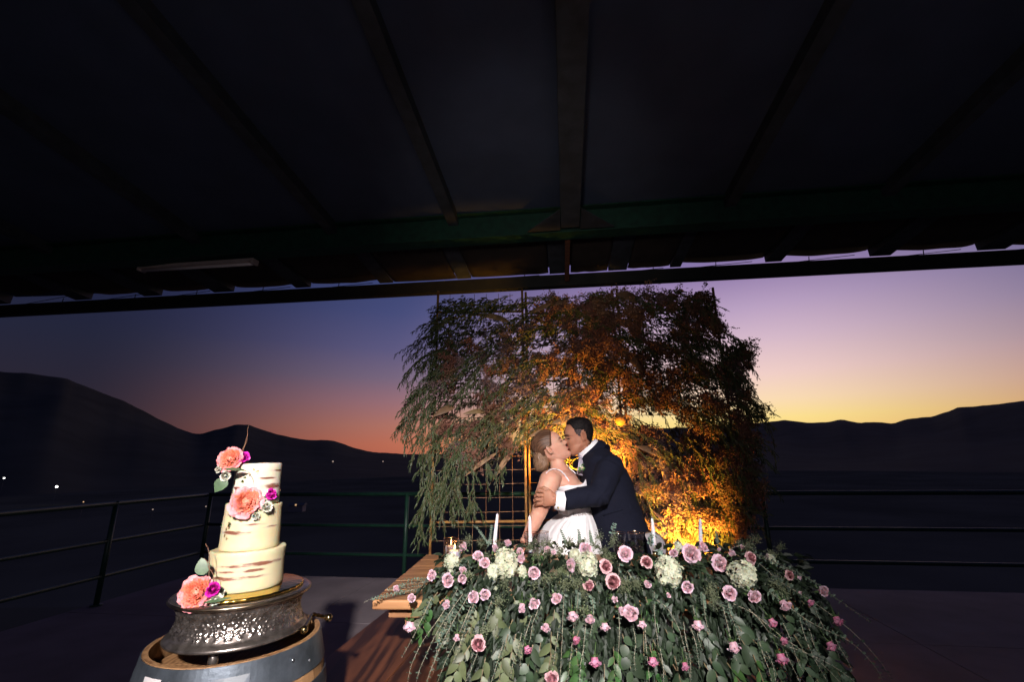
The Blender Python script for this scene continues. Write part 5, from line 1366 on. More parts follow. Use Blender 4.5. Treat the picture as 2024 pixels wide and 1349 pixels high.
# outline branches: drooping strands at the left, tufts at top and right (from, towards, length, droop)
OUT = [((905, 640), (-.9, .15), .42, 1.5), ((880, 660), (-1, 0), .40, 1.7), ((900, 690), (-1, -.1), .45, 1.6), ((870, 690), (-.9, -.3), .40, 1.4), ((880, 730), (-.9, -.3), .45, 1.5), ((860, 700), (-1, -.2), .42, 1.9), ((850, 760), (-.8, -.6), .35, 1.2), ((885, 770), (-1, -.2), .45, 1.8), ((860, 790), (-.6, -.8), .36, 1.1), ((870, 800), (-.9, -.15), .42, 1.9), ((850, 810), (-.9, .2), .36, 2.6), ((850, 815), (-.9, .0), .38, 2.8),
       ((840, 850), (-.4, -1), .36, .8), ((850, 880), (-.3, -1), .40, .8), ((865, 900), (-.2, -1), .42, .6), ((880, 900), (0, -1), .40, .5), ((850, 940), (-.15, -1), .46, .5), ((865, 940), (0, -1), .50, .5), ((880, 950), (.0, -1), .36, .5), ((845, 960), (-.1, -1), .40, .4), ((838, 1000), (-.05, -1), .34, .3), ((900, 930), (.15, -1), .36, .5), ((920, 930), (.2, -1), .34, .5), ((905, 960), (.25, -1), .33, .4), ((890, 980), (.2, -1), .24, .4), ((860, 980), (0, -1), .33, .3), ((930, 915), (.3, -1), .40, .6), ((960, 905), (.1, -1), .33, .6), ((985, 905), (-.1, -1), .28, .5), ((1000, 900), (-.2, -1), .25, .5), ((910, 900), (-.2, -1), .42, .5),
       ((900, 620), (-.7, .5), .24, 1.2), ((940, 610), (-.8, .35), .33, 1.2), ((960, 608), (-.7, .3), .28, 1.), ((990, 606), (-.8, .15), .30, .9), ((1030, 604), (-.8, .1), .33, 1.), ((900, 602), (-.8, .3), .28, 1.5), ((875, 640), (-.7, .1), .30, 1.2),
       ((1400, 600), (.5, .3), .10, .5), ((1395, 640), (.7, .0), .18, .8), ((1410, 690), (1, .25), .34, 1.3), ((1420, 700), (1, .1), .36, 1.7), ((1410, 720), (1, -.1), .42, 1.6), ((1430, 730), (.9, -.3), .38, 1.5), ((1440, 760), (.8, -.5), .36, 1.), ((1440, 780), (.9, -.5), .38, .9), ((1430, 790), (.9, -.3), .44, 1.3), ((1430, 700), (.9, .2), .26, 1.), ((1450, 790), (.7, -.6), .30, .8), ((1430, 810), (.9, -.3), .36, .8), ((1420, 750), (1, -.2), .46, 1.7),
       ((1430, 880), (1, .1), .36, .6), ((1440, 920), (1, -.2), .36, .6), ((1450, 950), (1, .0), .36, .5), ((1430, 1000), (1, -.1), .33, .5), ((1470, 860), (.9, -.3), .33, .8),
       ((1000, 850), (-.6, -.5), .26, .6), ((1040, 830), (-.8, -.4), .3, .6), ((970, 870), (-.7, -.6), .30, .5), ((1110, 820), (-1, .0), .36, .7), ((1060, 810), (-.9, -.2), .36, .8), ((1010, 830), (-.9, -.3), .36, .7), ((1030, 860), (-.7, -.6), .22, .4), ((1145, 905), (-.7, -.2), .22, .3), ((1140, 930), (-.6, .3), .18, .2), ((1130, 915), (-.8, .1), .2, .2)]
for (px, py), (dx, dz), L_, dr in OUT:
    p = P(px, py, 3.84+rnd(-.06, .05)); left = px < 1100
    lab = ('long hanging' if py > 780 and px < 1000 else 'arching' if px < 1050 and py < 780 else 'short yellow lit' if px < 1200 else 'dark jutting')+' willow branch '+zl(px, py)
    willow(p, Vector((dx, rnd(-.12, .05), dz)), L_*.95, m_wil if left else m_wil2, lab, dr, .044, 4 if L_ > .3 else 2, grp=lab)
# dried palm blades
PALM = [((985, 895), (925, 928), .018, 'curved dried palm blade glowing orange left of the bride, upper one'), ((1030, 872), (972, 940), .022, 'broad dried palm blade glowing yellow left of the bride\'s head'), ((1040, 860), (1000, 905), .016, 'short dried palm blade just left of the bride\'s hair'), ((1150, 835), (1108, 828), .05, 'wide brown dried palm blade above the bride\'s head'), ((1105, 848), (1060, 852), .035, 'brown dried palm blade touching the bride\'s hair'),
        ((1395, 1085), (1350, 1015), .030, 'thick orange dried palm blade low on the right'), ((1360, 1085), (1315, 1020), .022, 'thin orange dried palm blade beside the thick one low on the right'), ((1425, 660), (1395, 605), .06, 'dark dried palm blade on the upper right rim'), ((1130, 596), (1050, 600), .03, 'brown dried palm blade along the top of the wall'), ((1260, 600), (1235, 575), .05, 'dark rounded palm blade under the beam'), ((1010, 640), (955, 612), .03, 'brown dried palm blade at the upper left top'), ((900, 805), (865, 812), .03, 'brown dried palm blade in a gap at the left'), ((960, 815), (930, 810), .022, 'small dried palm blade in the left gap'), ((1330, 910), (1280, 880), .04, 'brown dried palm blade right of the groom\'s shoulder'), ((1220, 690), (1270, 720), .04, 'dim brown palm blade in the middle of the wall'), ((1300, 880), (1330, 960), .04, 'orange dim palm blade at mid right')]
for (a, b, w, lab) in PALM:
    A_ = P(*a, 3.90); B_ = P(*b, 3.76); d = B_-A_; L_ = d.length; g = MB(); g.add(*leaf_geo(L_*1.1, w*2, 10, .42, .5, .9))
    o = g.build('dried_palm_leaf', m_palm, None, True); R = frame(d, up=Vector((0, -1, .3))); M = R.to_4x4(); M.translation = A_; o.matrix_world = M
    so = o.modifiers.new('solid', 'SOLIDIFY'); so.thickness = .002
    tag(o, lab, 'dried leaf', 'dried palm leaves on the wall')
p = P(1226, 832, 3.80); g = MB(); g.ell((0, 0, 0), (.043, .043, .046), nu=24, nv=16)
for v in g.v: v *= 1+.06*math.sin(math.atan2(v.y, v.x)*12)*(1-abs(v.z)/.05)
o = g.build('dried_seed_pod', mat('pod_orange', (.55, .25, .06), .7, noise_amt=.35, scale=40, bump=.4, bscale=50), None, True); o.location = p; tag(o, 'round orange dried seed pod above the groom\'s head', 'seed pod')

# ================================================================= GARLAND
def GY(py): return float(np.interp(py, [1040, 1060, 1100, 1150, 1200, 1260, 1349, 1500], [2.52, 2.42, 2.20, 1.96, 1.80, 1.73, 1.70, 1.68]))
def G(px, py, out=0.):
    Y = GY(py)-out; return P(px, py, Y)
GL = [(1060, 880, 1420), (1075, 862, 1500), (1100, 850, 1560), (1130, 838, 1610), (1170, 800, 1650), (1210, 850, 1665), (1250, 865, 1680), (1300, 858, 1690), (1349, 850, 1700), (1400, 850, 1710)]
def gspan(py): return np.interp(py, [a for a, b, c in GL], [b for a, b, c in GL]), np.interp(py, [a for a, b, c in GL], [c for a, b, c in GL])
def gdir(px, py):
    cx = 1240; dx = (px-cx)/430
    if py < 1130: v = Vector((dx*1.2, -.6, .25 if py < 1090 else -.25))
    else: v = Vector((dx*.75, -.22, -1))
    return v.normalized()
# dark leafy filling
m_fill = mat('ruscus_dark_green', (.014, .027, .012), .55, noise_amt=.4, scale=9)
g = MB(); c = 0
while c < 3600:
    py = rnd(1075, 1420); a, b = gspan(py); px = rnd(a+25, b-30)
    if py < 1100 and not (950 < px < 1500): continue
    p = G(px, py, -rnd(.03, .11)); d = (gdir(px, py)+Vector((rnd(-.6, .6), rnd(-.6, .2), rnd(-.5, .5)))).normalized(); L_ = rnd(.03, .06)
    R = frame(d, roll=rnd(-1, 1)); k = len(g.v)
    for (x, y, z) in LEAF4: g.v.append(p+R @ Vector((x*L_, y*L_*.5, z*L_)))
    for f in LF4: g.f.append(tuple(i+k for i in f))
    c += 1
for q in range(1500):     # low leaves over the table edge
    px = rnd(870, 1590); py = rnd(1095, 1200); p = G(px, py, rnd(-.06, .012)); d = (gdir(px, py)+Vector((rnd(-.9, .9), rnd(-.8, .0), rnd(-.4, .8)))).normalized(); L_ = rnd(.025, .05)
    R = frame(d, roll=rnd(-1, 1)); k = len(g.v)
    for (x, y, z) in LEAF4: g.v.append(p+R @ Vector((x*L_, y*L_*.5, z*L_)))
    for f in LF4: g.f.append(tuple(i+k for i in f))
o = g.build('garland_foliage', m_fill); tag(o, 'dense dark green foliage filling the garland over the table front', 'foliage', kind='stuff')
# leafy eucalyptus branches, each leaf a part
m_el1 = mat('euc_leaf_dark', (.035, .062, .030), .48, noise_amt=.25, scale=24, rnd=.35)
m_el2 = mat('euc_leaf_olive', (.10, .12, .055), .5, noise_amt=.25, scale=24, rnd=.30)
m_el3 = mat('fresh_leaf', (.045, .11, .03), .42, noise_amt=.3, scale=24, rnd=.3)
LM = {}
for nm, m in (('d', m_el1), ('o', m_el2), ('f', m_el3)):
    LM[nm] = [leaf_mesh(.062, .030, m, bend=.22, fold=.22, p=.75), leaf_mesh(.052, .027, m, bend=.4, fold=.3, p=.7), leaf_mesh(.045, .020, m, bend=.1, fold=.15, p=.85), leaf_mesh(.042, .034, m, bend=.25, fold=.1, p=.8)]
def leafy(px, py, kind, L_, n, label, d=None, grp=None, sc=1., out=.02):
    p = G(px, py, out-.03); d = Vector(d).normalized() if d is not None else (gdir(px, py)+Vector((rnd(-.35, .35), rnd(-.2, .05), rnd(-.2, .2)))).normalized()
    t = thing('eucalyptus_branch', label, 'branch', p, grp or label)
    pts = [Vector(p)]; q = d.copy()
    for k in range(6): q = (q+Vector((0, 0, -.10))).normalized(); pts.append(pts[-1]+q*L_/6)
    g = MB(); g.tube(pts, [.0022*(1-.6*k/6) for k in range(7)], 5); g.build('stem', m_stem, t)
    for k in range(n):
        u = (k+.6)/n*6; i = min(5, int(u)); a = pts[i].lerp(pts[i+1], u-i); dd = (pts[i+1]-pts[i]).normalized()
        side = dd.cross(Vector((0, -1, 0))); side = side.normalized() if side.length > .1 else Vector((1, 0, 0)); s = 1 if k % 2 else -1
        ld = dd*rnd(.5, 1)+side*s*rnd(.4, .9)+Vector((0, rnd(-.5, .0), -.15))
        if k == n-1: ld = dd
        R = frame(ld, up=Vector((rnd(-.5, .5), -1, .5)), roll=rnd(-.5, .5)); sc2 = sc*rnd(.75, 1.15)
        M = (R*sc2).to_4x4(); M.translation = a-Vector(p); link('leaf', random.choice(LM[kind]), t, M)
GRP = {'d': 'dark eucalyptus branches in the garland', 'o': 'olive eucalyptus branches in the garland', 'f': 'fresh green leafy sprigs in the garland'}
LAB = {'d': 'dark green broad-leaved eucalyptus branch ', 'o': 'olive grey broad-leaved eucalyptus branch ', 'f': 'bright green leafy sprig '}
spots = []
for i in range(13):
    for j in range(7):
        py = 1108+j*36+rnd(-14, 14); a, b = gspan(py); px = a+30+(b-a-60)*(i+rnd(.1, .9))/13
        if py > 1320: continue
        spots.append((px, py))
random.shuffle(spots)
for px, py in spots[:88]:
    if px < 1150 and random.random() < .6: k = 'o'
    else: k = 'f' if random.random() < .2 else 'd'
    leafy(px, py, k, rnd(.10, .17), random.randint(5, 8), LAB[k]+gz(px, py), out=rnd(.0, .035))
for (px, py, k, d, L_, n, lab) in [(980, 1195, 'o', (.1, -.15, -1), .16, 9, 'large olive-leaved eucalyptus branch at the centre left of the garland'), (935, 1195, 'o', (-.1, -.1, -1), .14, 7, 'large olive-leaved eucalyptus branch below the two neighbouring pink roses'), (1015, 1180, 'o', (.35, -.1, -1), .18, 8, 'long olive-leaved eucalyptus branch pointing down towards the small drooping bud'), (850, 1195, 'f', (-.35, -.1, -1), .11, 5, 'bright green rose leaves hanging over the table corner'), (1015, 1130, 'f', (1, -.2, -.2), .09, 5, 'bright green leaf sprig right of the left hydrangea'),
                                       (1175, 1150, 'd', (.3, -.3, -.8), .14, 7, 'dark eucalyptus branch under the middle hydrangea'), (1090, 1250, 'o', (-.1, 0, -1), .12, 6, 'olive eucalyptus branch low in the garland centre')]:
    leafy(px, py, k, L_, n, lab, d, sc=1.05, out=.05)
# baby eucalyptus strands: stem with paired small leaves
m_be = mat('baby_eucalyptus', (.11, .16, .115), .55, noise_amt=.2, scale=40, rnd=.3)
m_bst = mat('pale_stem', (.30, .27, .20), .55)
def strand_e(pts, label, grp, r=.0085, gap=.011, mm=None):
    p0 = pts[0]; t = thing('baby_eucalyptus_strand', label, 'branch', p0, grp); g = MB(); n = len(pts); 
    g.tube(pts, [.0012*(1-.6*k/(n-1)) for k in range(n)], 5); g.build('stem', m_bst, t)
    g = MB(); tot = 0; flip = 0
    for i in range(n-1):
        a, b = pts[i], pts[i+1]; L_ = (b-a).length; dd = (b-a).normalized(); m_ = max(1, int(L_/gap))
        for k in range(m_):
            q = a.lerp(b, k/m_); flip += 1; u = (i+k/m_)/(n-1); rr = r*(1.15-.55*u)
            s0 = dd.cross(Vector((0, -1, 0) if flip % 2 else (.7, .2, .7))).normalized()
            for s in (-1, 1):
                ld = (s0*s+dd*rnd(.1, .45)+Vector((0, rnd(-.15, .15), 0))).normalized(); R = frame(ld, up=dd, roll=rnd(-.5, .5)); kk = len(g.v)
                for (x, y, z) in ((0, 0, 0), (.5, -.42, .06), (.55, 0, -.04), (.5, .42, .06), (1.05, -.3, .05), (1.1, 0, 0), (1.05, .3, .05), (1.3, 0, .03)): g.v.append(q+R @ Vector((x*rr, y*rr*1.1, z*rr)))
                g.f += [tuple(w+kk for w in f) for f in LF4]
    o = g.build('leaves', mm or m_be, t); o['kind'] = 'stuff'
def gpath(pl, out=.03, sub_=5):
    q = [G(x, y, out) for x, y in pl]; res = []
    for i in range(len(q)-1):
        a, b = q[max(0, i-1)], q[min(len(q)-1, i+2)]
        for k in range(sub_):
            u = k/sub_; p1, p2 = q[i], q[i+1]
            res.append(.5*((2*p1)+(-a+p2)*u+(2*a-5*p1+4*p2-b)*u*u+(-a+3*p1-3*p2+b)*u**3))
    return res+[q[-1]]
ST = [([(905, 1165), (870, 1220), (835, 1270), (812, 1320), (804, 1365)], 'baby eucalyptus strand hanging lowest at the left end over the dark bench'), ([(915, 1175), (870, 1240), (845, 1290), (828, 1330), (818, 1375)], 'second baby eucalyptus strand from the left over the dark bench'), ([(925, 1180), (890, 1240), (862, 1300), (845, 1345), (840, 1370)], 'third baby eucalyptus strand from the left over the dark bench'),
      ([(930, 1200), (905, 1260), (880, 1310), (858, 1370)], 'baby eucalyptus strand left of the ruffled low rose'),
      ([(1480, 1090), (1530, 1112), (1590, 1140), (1640, 1175), (1690, 1210), (1722, 1232)], 'long baby eucalyptus strand arching out past the right end of the table'),
      ([(1540, 1150), (1620, 1200), (1690, 1255), (1740, 1310), (1762, 1345)], 'thick baby eucalyptus strand arching down at the right corner'), ([(1520, 1170), (1600, 1230), (1680, 1270), (1730, 1320), (1750, 1360)], 'lower baby eucalyptus strand at the right end beside the thick one'),
      ([(1480, 1205), (1515, 1235), (1560, 1270), (1620, 1310), (1665, 1355)], 'baby eucalyptus strand slanting down right of the right hydrangea'), ([(1545, 1275), (1600, 1295), (1650, 1320), (1690, 1350)], 'lowest slanting baby eucalyptus strand at the right'),
      ([(1295, 1185), (1320, 1205), (1340, 1240), (1355, 1290), (1365, 1350)], 'broader-leaved eucalyptus strand winding down below the round hydrangea'), ([(1115, 1175), (1112, 1230), (1110, 1290), (1106, 1360)], 'straight pale-stemmed strand hanging in the middle of the garland'),
      ([(1450, 1195), (1490, 1215), (1520, 1250), (1545, 1265)], 'short eucalyptus strand under the two roses at the right')]
for pl, lab in ST: strand_e(gpath(pl, .055), lab, 'eucalyptus strands of the garland', .0125 if 'thick' in lab or 'broader' in lab else .0105)
# strands lying on the table at the left end
def tpath(pl, z=.772):
    return [PZ(x, y, z+.012+.006*math.sin(i*2)) for i, (x, y) in enumerate(pl)]
for pl, lab in [([(870, 1160), (840, 1162), (800, 1170), (765, 1178), (735, 1185), (719, 1192)], 'baby eucalyptus strand lying furthest out past the table corner'), ([(880, 1150), (840, 1152), (800, 1156), (765, 1168)], 'dense eucalyptus strand lying on the left of the tabletop'), ([(890, 1148), (850, 1146), (815, 1146), (790, 1149)], 'small-leaved eucalyptus strand lying behind the others on the tabletop'), ([(880, 1163), (850, 1165), (820, 1168), (785, 1172)], 'eucalyptus strand lying along the front edge of the tabletop'), ([(885, 1156), (850, 1157), (815, 1161), (775, 1166)], 'middle eucalyptus strand among those lying on the tabletop')]:
    strand_e(tpath(pl), lab, 'eucalyptus strands lying on the tabletop', .009, .008)
# upright tips above the garland
for pl, lab in [([(966, 1078), (955, 1062), (945, 1048), (934, 1037)], 'upright eucalyptus tip leaning left of the first candle'), ([(968, 1076), (970, 1060), (972, 1038)], 'upright eucalyptus tip just left of the first candle'), ([(1120, 1078), (1114, 1062), (1108, 1047)], 'upright eucalyptus tip before the skirt, leftmost of three'), ([(1146, 1072), (1145, 1058), (1143, 1046)], 'upright eucalyptus tip before the skirt, middle of three'), ([(1170, 1074), (1167, 1060), (1166, 1048)], 'upright eucalyptus tip before the skirt, rightmost of three'), ([(1418, 1075), (1417, 1062), (1416, 1050)], 'upright eucalyptus tip right of the fourth candle'), ([(1285, 1078), (1284, 1066), (1290, 1055)], 'eucalyptus tip by the foot of the third candle')]:
    strand_e(gpath(pl, 0, 3), lab, 'upright eucalyptus tips behind the garland', .0085, .009)
# many thinner strands falling at the bottom
for k in range(34):
    py = rnd(1170, 1290); a, b = gspan(py); px = a+25+(b-a-45)*(k+.5)/34+rnd(-8, 8); dx = (px-1240)/430*.55
    L_ = rnd(70, 120); pl = [(px+dx*L_*u+rnd(-3, 3), py+L_*u) for u in (0, .35, .7, 1)]
    side = 'left' if px < 1100 else 'right' if px > 1400 else 'middle'
    strand_e(gpath(pl, rnd(.02, .05)), 'fine trailing eucalyptus strand '+gz(px, py), 'fine trailing strands of the garland, '+gz(px, py), rnd(.0075, .0105), .009)
# seed clusters
m_seed = mat('seed_green', (.17, .20, .11), .5, noise_amt=.3, scale=60, rnd=.2)
def seed_mesh(sd):
    rs = random.Random(sd); g = MB()
    for k in range(46):
        q = Vector((rs.gauss(.018, .016), rs.gauss(0, .012), rs.gauss(0, .012))); s = rs.uniform(.0016, .0032); kk = len(g.v)
        for v in ((s, 0, 0), (-s, 0, 0), (0, s, 0), (0, -s, 0), (0, 0, s*1.2), (0, 0, -s*1.2)): g.v.append(q+Vector(v))
        g.f += [tuple(i+kk for i in f) for f in ((0, 2, 4), (2, 1, 4), (1, 3, 4), (3, 0, 4), (2, 0, 5), (1, 2, 5), (3, 1, 5), (0, 3, 5))]
        if k % 3 == 0: g.tube([(0, 0, 0), q], .0005, 3, cap=False)
    me = g.mesh('seed_cluster'); me.materials.append(m_seed); return me
SM = [seed_mesh(k) for k in range(4)]
for (px, py) in [(925, 1072), (915, 1085), (985, 1080), (955, 1075), (990, 1095), (965, 1102), (1000, 1150), (930, 1140), (1045, 1085), (1060, 1075), (1075, 1080), (1090, 1075), (1065, 1095), (1085, 1092), (1110, 1090), (1098, 1130), (1120, 1150), (1080, 1140), (1140, 1145), (1060, 1150), (1185, 1065), (1195, 1090), (1180, 1080), (1212, 1070), (1200, 1100), (1245, 1155), (1230, 1150), (1260, 1150), (1400, 1170), (1410, 1185), (1405, 1160), (1460, 1075), (1475, 1080), (1490, 1070), (1540, 1150), (1550, 1160), (1530, 1155), (985, 1190), (960, 1240), (1160, 1200), (1150, 1165), (1125, 1120), (1535, 1080), (1520, 1095), (1150, 1075), (1130, 1072)]:
    for q in range(1 if px == 1060 else 2):
        o = bpy.data.objects.new('seed_cluster', random.choice(SM)); COL.objects.link(o); R = frame(gdir(px, py)+Vector((rnd(-.8, .8), -.5, rnd(-.3, .9))), roll=rnd(0, 6)); M = (R*rnd(.7, 1.1)).to_4x4(); M.translation = G(px+rnd(-5, 5), py+rnd(-5, 5), .035); o.matrix_world = M
        side = 'left' if px < 1100 else 'right' if px > 1350 else 'middle'
        tag(o, 'cluster of small green eucalyptus seeds '+gz(px, py), 'seed cluster', 'seed clusters '+gz(px, py))
# grey-green small round eucalyptus sprigs
m_sd = mat('silver_dollar', (.14, .22, .17), .5, noise_amt=.2, scale=40, rnd=.25)
for (px, py, d) in [(925, 1108, (.2, -.4, -.6)), (915, 1120, (-.4, -.5, -.3)), (1225, 1115, (-.3, -.5, -.6)), (1240, 1130, (.3, -.5, -.5)), (1300, 1065, (.3, -.4, .5)), (1305, 1095, (-.2, -.5, .3)), (1500, 1115, (.6, -.4, -.5)), (1520, 1130, (.3, -.4, -.8)), (1545, 1120, (.6, -.3, -.6)), (1210, 1055, (.1, -.3, .7)), (1445, 1085, (.5, -.3, .3)), (880, 1230, (-.3, -.2, -1)), (895, 1210, (-.2, -.3, -1)), (870, 1250, (-.2, -.2, -1)), (1130, 1215, (.1, -.2, -1)), (1285, 1075, (0, -.4, .6))]:
    p = G(px, py, .03); d = Vector(d).normalized(); pts = [p+d*.018*k+Vector((0, 0, -.0012*k*k)) for k in range(6)]
    strand_e(pts, 'grey green round-leaved sprig set among the roses', 'round-leaved sprigs in the garland', .012, .010, m_sd)
# roses
c3 = lambda x, y: (700+x/3.748, 1000+y/3.748)
c4 = lambda x, y: (1200+x/3.614, 1000+y/3.614)
RS = [(c3, 805, 305, 'half', .95, (-.5, -.5, .5), 'pink rose facing up at the left, beside the hurricane candle glass'), (c3, 920, 380, 'half', 1.1, (0, -.7, .7), 'pink rose standing upright above its twin, left of the first hydrangea'), (c3, 968, 425, 'half', 1.1, (.4, -.8, .4), 'pink rose touching the left side of the first hydrangea'), (c3, 1045, 312, 'bud', 1.1, (.2, -.5, .8), 'small pink rose under the first candle'), (c3, 1140, 272, 'half', .9, (.3, -.3, .9), 'pink rose above the green leaf cluster near the bride\'s hand'), (c3, 1232, 345, 'half', .9, (.6, -.6, .3), 'pink rose at the upper right of the first hydrangea'), (c3, 1238, 395, 'bud', 1.2, (.3, -.8, -.2), 'pink half-closed rose just under another at the first hydrangea'),
      (c3, 575, 520, 'half', 1.0, (-.4, -.8, .3), 'pale pink rose at the left end near the pillar candles'), (c3, 698, 555, 'half', 1.25, (-.2, -.9, .1), 'large pale pink rose left of the garland centre, pointing down'), (c3, 805, 480, 'bud', 1.1, (.1, -.6, .7), 'small pink rose above a pointed bud at left'), (c3, 802, 542, 'bud', 1.4, (0, -1, .1), 'pointed pink bud between pale leaves at left'), (c3, 1330, 500, 'half', 1.25, (.2, -.95, 0), 'pink rose with brownish heart right of the first hydrangea'), (c3, 1715, 318, 'open', 1.0, (.0, -.8, .6), 'open dusty rose above the middle hydrangea'), (c3, 1602, 440, 'open', .95, (-.9, -.4, .1), 'side-facing pink rose left of the middle hydrangea'), (c3, 1865, 450, 'dopen', 1.0, (.2, -.9, .4), 'dusty pink ruffled rose right of the middle hydrangea'), (c3, 1740, 600, 'dopen', .85, (.2, -.9, -.4), 'dusty rose hanging below the middle hydrangea'), (c3, 1918, 565, 'dopen', 1.15, (.2, -.95, .1), 'large ruffled dusty rose low right of the middle hydrangea'),
      (c3, 310, 612, 'bud', 1.0, (-.3, -.5, .6), 'small pink rose lying on the eucalyptus at the table corner'), (c3, 425, 684, 'half', .8, (0, -.8, .5), 'small pink rose lying on the front edge of the table'), (c3, 680, 742, 'bud', 1.15, (-.2, -.8, -.5), 'pink bud hanging just right of the table corner'), (c3, 885, 682, 'half', 1.1, (-.2, -.8, -.2), 'left one of two neighbouring pink roses below the first hydrangea'), (c3, 970, 665, 'half', 1.0, (.4, -.8, .1), 'right one of two neighbouring pink roses below the first hydrangea'), (c3, 1242, 772, 'bud', 1.2, (-.1, -.7, -.7), 'pale pink bud drooping in the middle left'), (c3, 1335, 728, 'half', 1.05, (.3, -.8, -.3), 'pink rose with a leaf shadow across it'), (c3, 1500, 690, 'half', 1.05, (.3, -.8, -.3), 'pink rose above the straight pale strand'), (c3, 1942, 705, 'bud', .9, (.5, -.6, -.3), 'small pink bud behind leaves under the ruffled rose'),
      (c3, 410, 905, 'half', 1.15, (-.1, -.25, -1), 'pink rose hanging head down over the dark bench'), (c3, 755, 1000, 'bud', .9, (-.1, -.7, -.7), 'small pale bud low at the left'), (c3, 920, 1030, 'dopen', 1.05, (-.1, -1, 0), 'ruffled pale rose low at the left facing front'), (c3, 1415, 920, 'half', .85, (-.3, -.6, -.6), 'pink rose beside slanting stems low in the left half'), (c3, 1292, 1088, 'deep', .9, (.4, -.5, -.8), 'deep pink rose low in the left half'), (c3, 1620, 832, 'half', 1.1, (.1, -.5, -.9), 'pink rose hanging under the straight strand, wide open downwards'), (c3, 1750, 855, 'half', .9, (0, -.8, -.6), 'rounded pink rose, left of a hanging pair in the centre'), (c3, 1860, 915, 'half', .9, (0, -.35, -1), 'pink rose hanging straight down, right of a pair in the centre'), (c3, 1655, 1015, 'deep', .85, (.5, -.5, -.6), 'tattered deep pink rose low in the centre'), (c3, 1785, 1172, 'deep', 1.15, (0, -.3, -1), 'large deep pink rose hanging down near the picture bottom'), (c3, 1992, 790, 'bud', 1.1, (.3, -.8, -.3), 'pale pink rosebud at the left of the open dusty rose in the centre'), (c3, 1465, 1288, 'dopen', .9, (0, -.9, -.3), 'pink rose cut by the bottom of the picture'), (c3, 1430, 325, 'bud', 1.1, (.3, -.6, .6), 'small pink rose amid seed clusters before the skirt'), (c3, 1482, 345, 'bud', .8, (.4, -.7, .4), 'tiny pink rose amid seed clusters before the skirt'),
      (c4, 132, 345, 'open', 1.12, (0, -.9, .45), 'large open rose with peach heart in front of the dark tumblers'), (c4, 282, 405, 'dopen', .95, (.0, -.9, .5), 'brownish dusty rose left of the round hydrangea'), (c4, 292, 570, 'bud', 1.1, (.3, -.8, -.5), 'pink bud at the lower left of the round hydrangea'), (c4, 600, 345, 'open', 1.4, (0, -.92, .4), 'largest open pink rose under the fourth candle'), (c4, 684, 295, 'half', 1.15, (.5, -.6, .6), 'pink rose behind the largest open one at the foot of the fourth candle'), (c4, 474, 342, 'half', .9, (-.5, -.7, .4), 'dusty pink rose left of the largest open one'), (c4, 802, 412, 'open', 1.2, (.3, -.9, .2), 'large open pink rose touching the right hydrangea'), (c4, 895, 335, 'bud', 1.1, (.5, -.4, .6), 'pink bud on top of the right hydrangea'), (c4, 1030, 375, 'dopen', .95, (.3, -.9, .4), 'shaded dusty rose at the upper right of the right hydrangea'), (c4, 1156, 365, 'bud', 1.0, (.4, -.7, .5), 'small dim rose right of the right hydrangea'),
      (c4, 575, 585, 'half', 1.05, (-.4, -.85, .0), 'pink rose at the lower right of the round hydrangea'), (c4, 878, 630, 'open', .98, (-.1, -1, .1), 'full pink rose, left of two under the right hydrangea'), (c4, 1050, 650, 'half', 1.2, (.1, -.95, -.2), 'pink rose with folded petals, right of two under the right hydrangea'), (c4, 168, 775, 'open', 1.08, (-.2, -.9, -.3), 'full pink rose below the centre of the garland'), (c4, 252, 868, 'half', .85, (0, -.3, -1), 'small pink rose hanging head down right of the full one'), (c4, 650, 866, 'half', 1.1, (0, -.3, -1), 'pink rose hanging head down under the round hydrangea'), (c4, 446, 655, 'bud', .7, (.1, -.8, -.4), 'tiny bud under the round hydrangea'), (c4, 1310, 497, 'dopen', .75, (.2, -.8, .3), 'dim dusty rose near the arching strand'), (c4, 1396, 525, 'bud', .6, (.6, -.5, -.2), 'tiny yellow-green pink bud near the arching strand'), (c4, 1550, 615, 'half', 1.0, (.2, -.95, .0), 'pink rose right of the garland, above the table end'), (c4, 1275, 720, 'half', 1.1, (.2, -.7, -.6), 'pink rose with white edge in the right half'), (c4, 1470, 710, 'deep', .75, (.4, -.6, -.6), 'deep pink small rose left of the table end'), (c4, 1402, 635, 'bud', .5, (.4, -.7, -.2), 'tiniest pink bud in the right half'), (c4, 1188, 850, 'dbud', 1.3, (.3, -.4, -.9), 'narrow pink striped rose by the eucalyptus strand'), (c4, 1655, 838, 'deep', 1.05, (.1, -.6, -.8), 'deep pink rose hanging under the table end'), (c4, 1280, 982, 'deep', .8, (.5, -.6, -.5), 'side-turned deep pink rose low in the right half'), (c4, 1608, 1018, 'deep', 1.05, (.3, -.5, -.85), 'deep pink rose low at the right end'), (c4, 910, 1022, 'half', 1.15, (.1, -.45, -.95), 'pink rose hanging open downwards in the lower right half'), (c4, 1250, 1105, 'deep', 1.25, (.1, -.4, -1), 'large deep pink rose hanging lowest at the right'), (c4, 330, 1130, 'deep', 1.05, (0, -.3, -1), 'deep pink rose hanging low in the centre'), (c4, 562, 1170, 'dbud', 1.1, (0, -.5, -.8), 'small deep pink rose hanging lowest in the centre'), (c4, 970, 288, 'bud', .7, (.1, -.6, .7), 'tiny pink bud on the back edge at the right'), (c4, 803, 305, 'bud', .6, (0, -.6, .7), 'tiny pink bud between the fourth candle and the right hydrangea')]
for i, (cf, x, y, kd, sc, ax_, lab) in enumerate(RS):
    px, py = cf(x, y); a = Vector(ax_).normalized(); sz = GY(py)/1.85
    z_on = None
    p = PZ(px, py, .795) if lab.startswith(('small pink rose lying',)) else G(px, py, .065)
    make_rose(K[kd], 'rose', lab, 'rose', p-a*.016, a, 'roses of the garland', sc*.74*sz**.5, m_calyx, .05, roll=i*1.3)
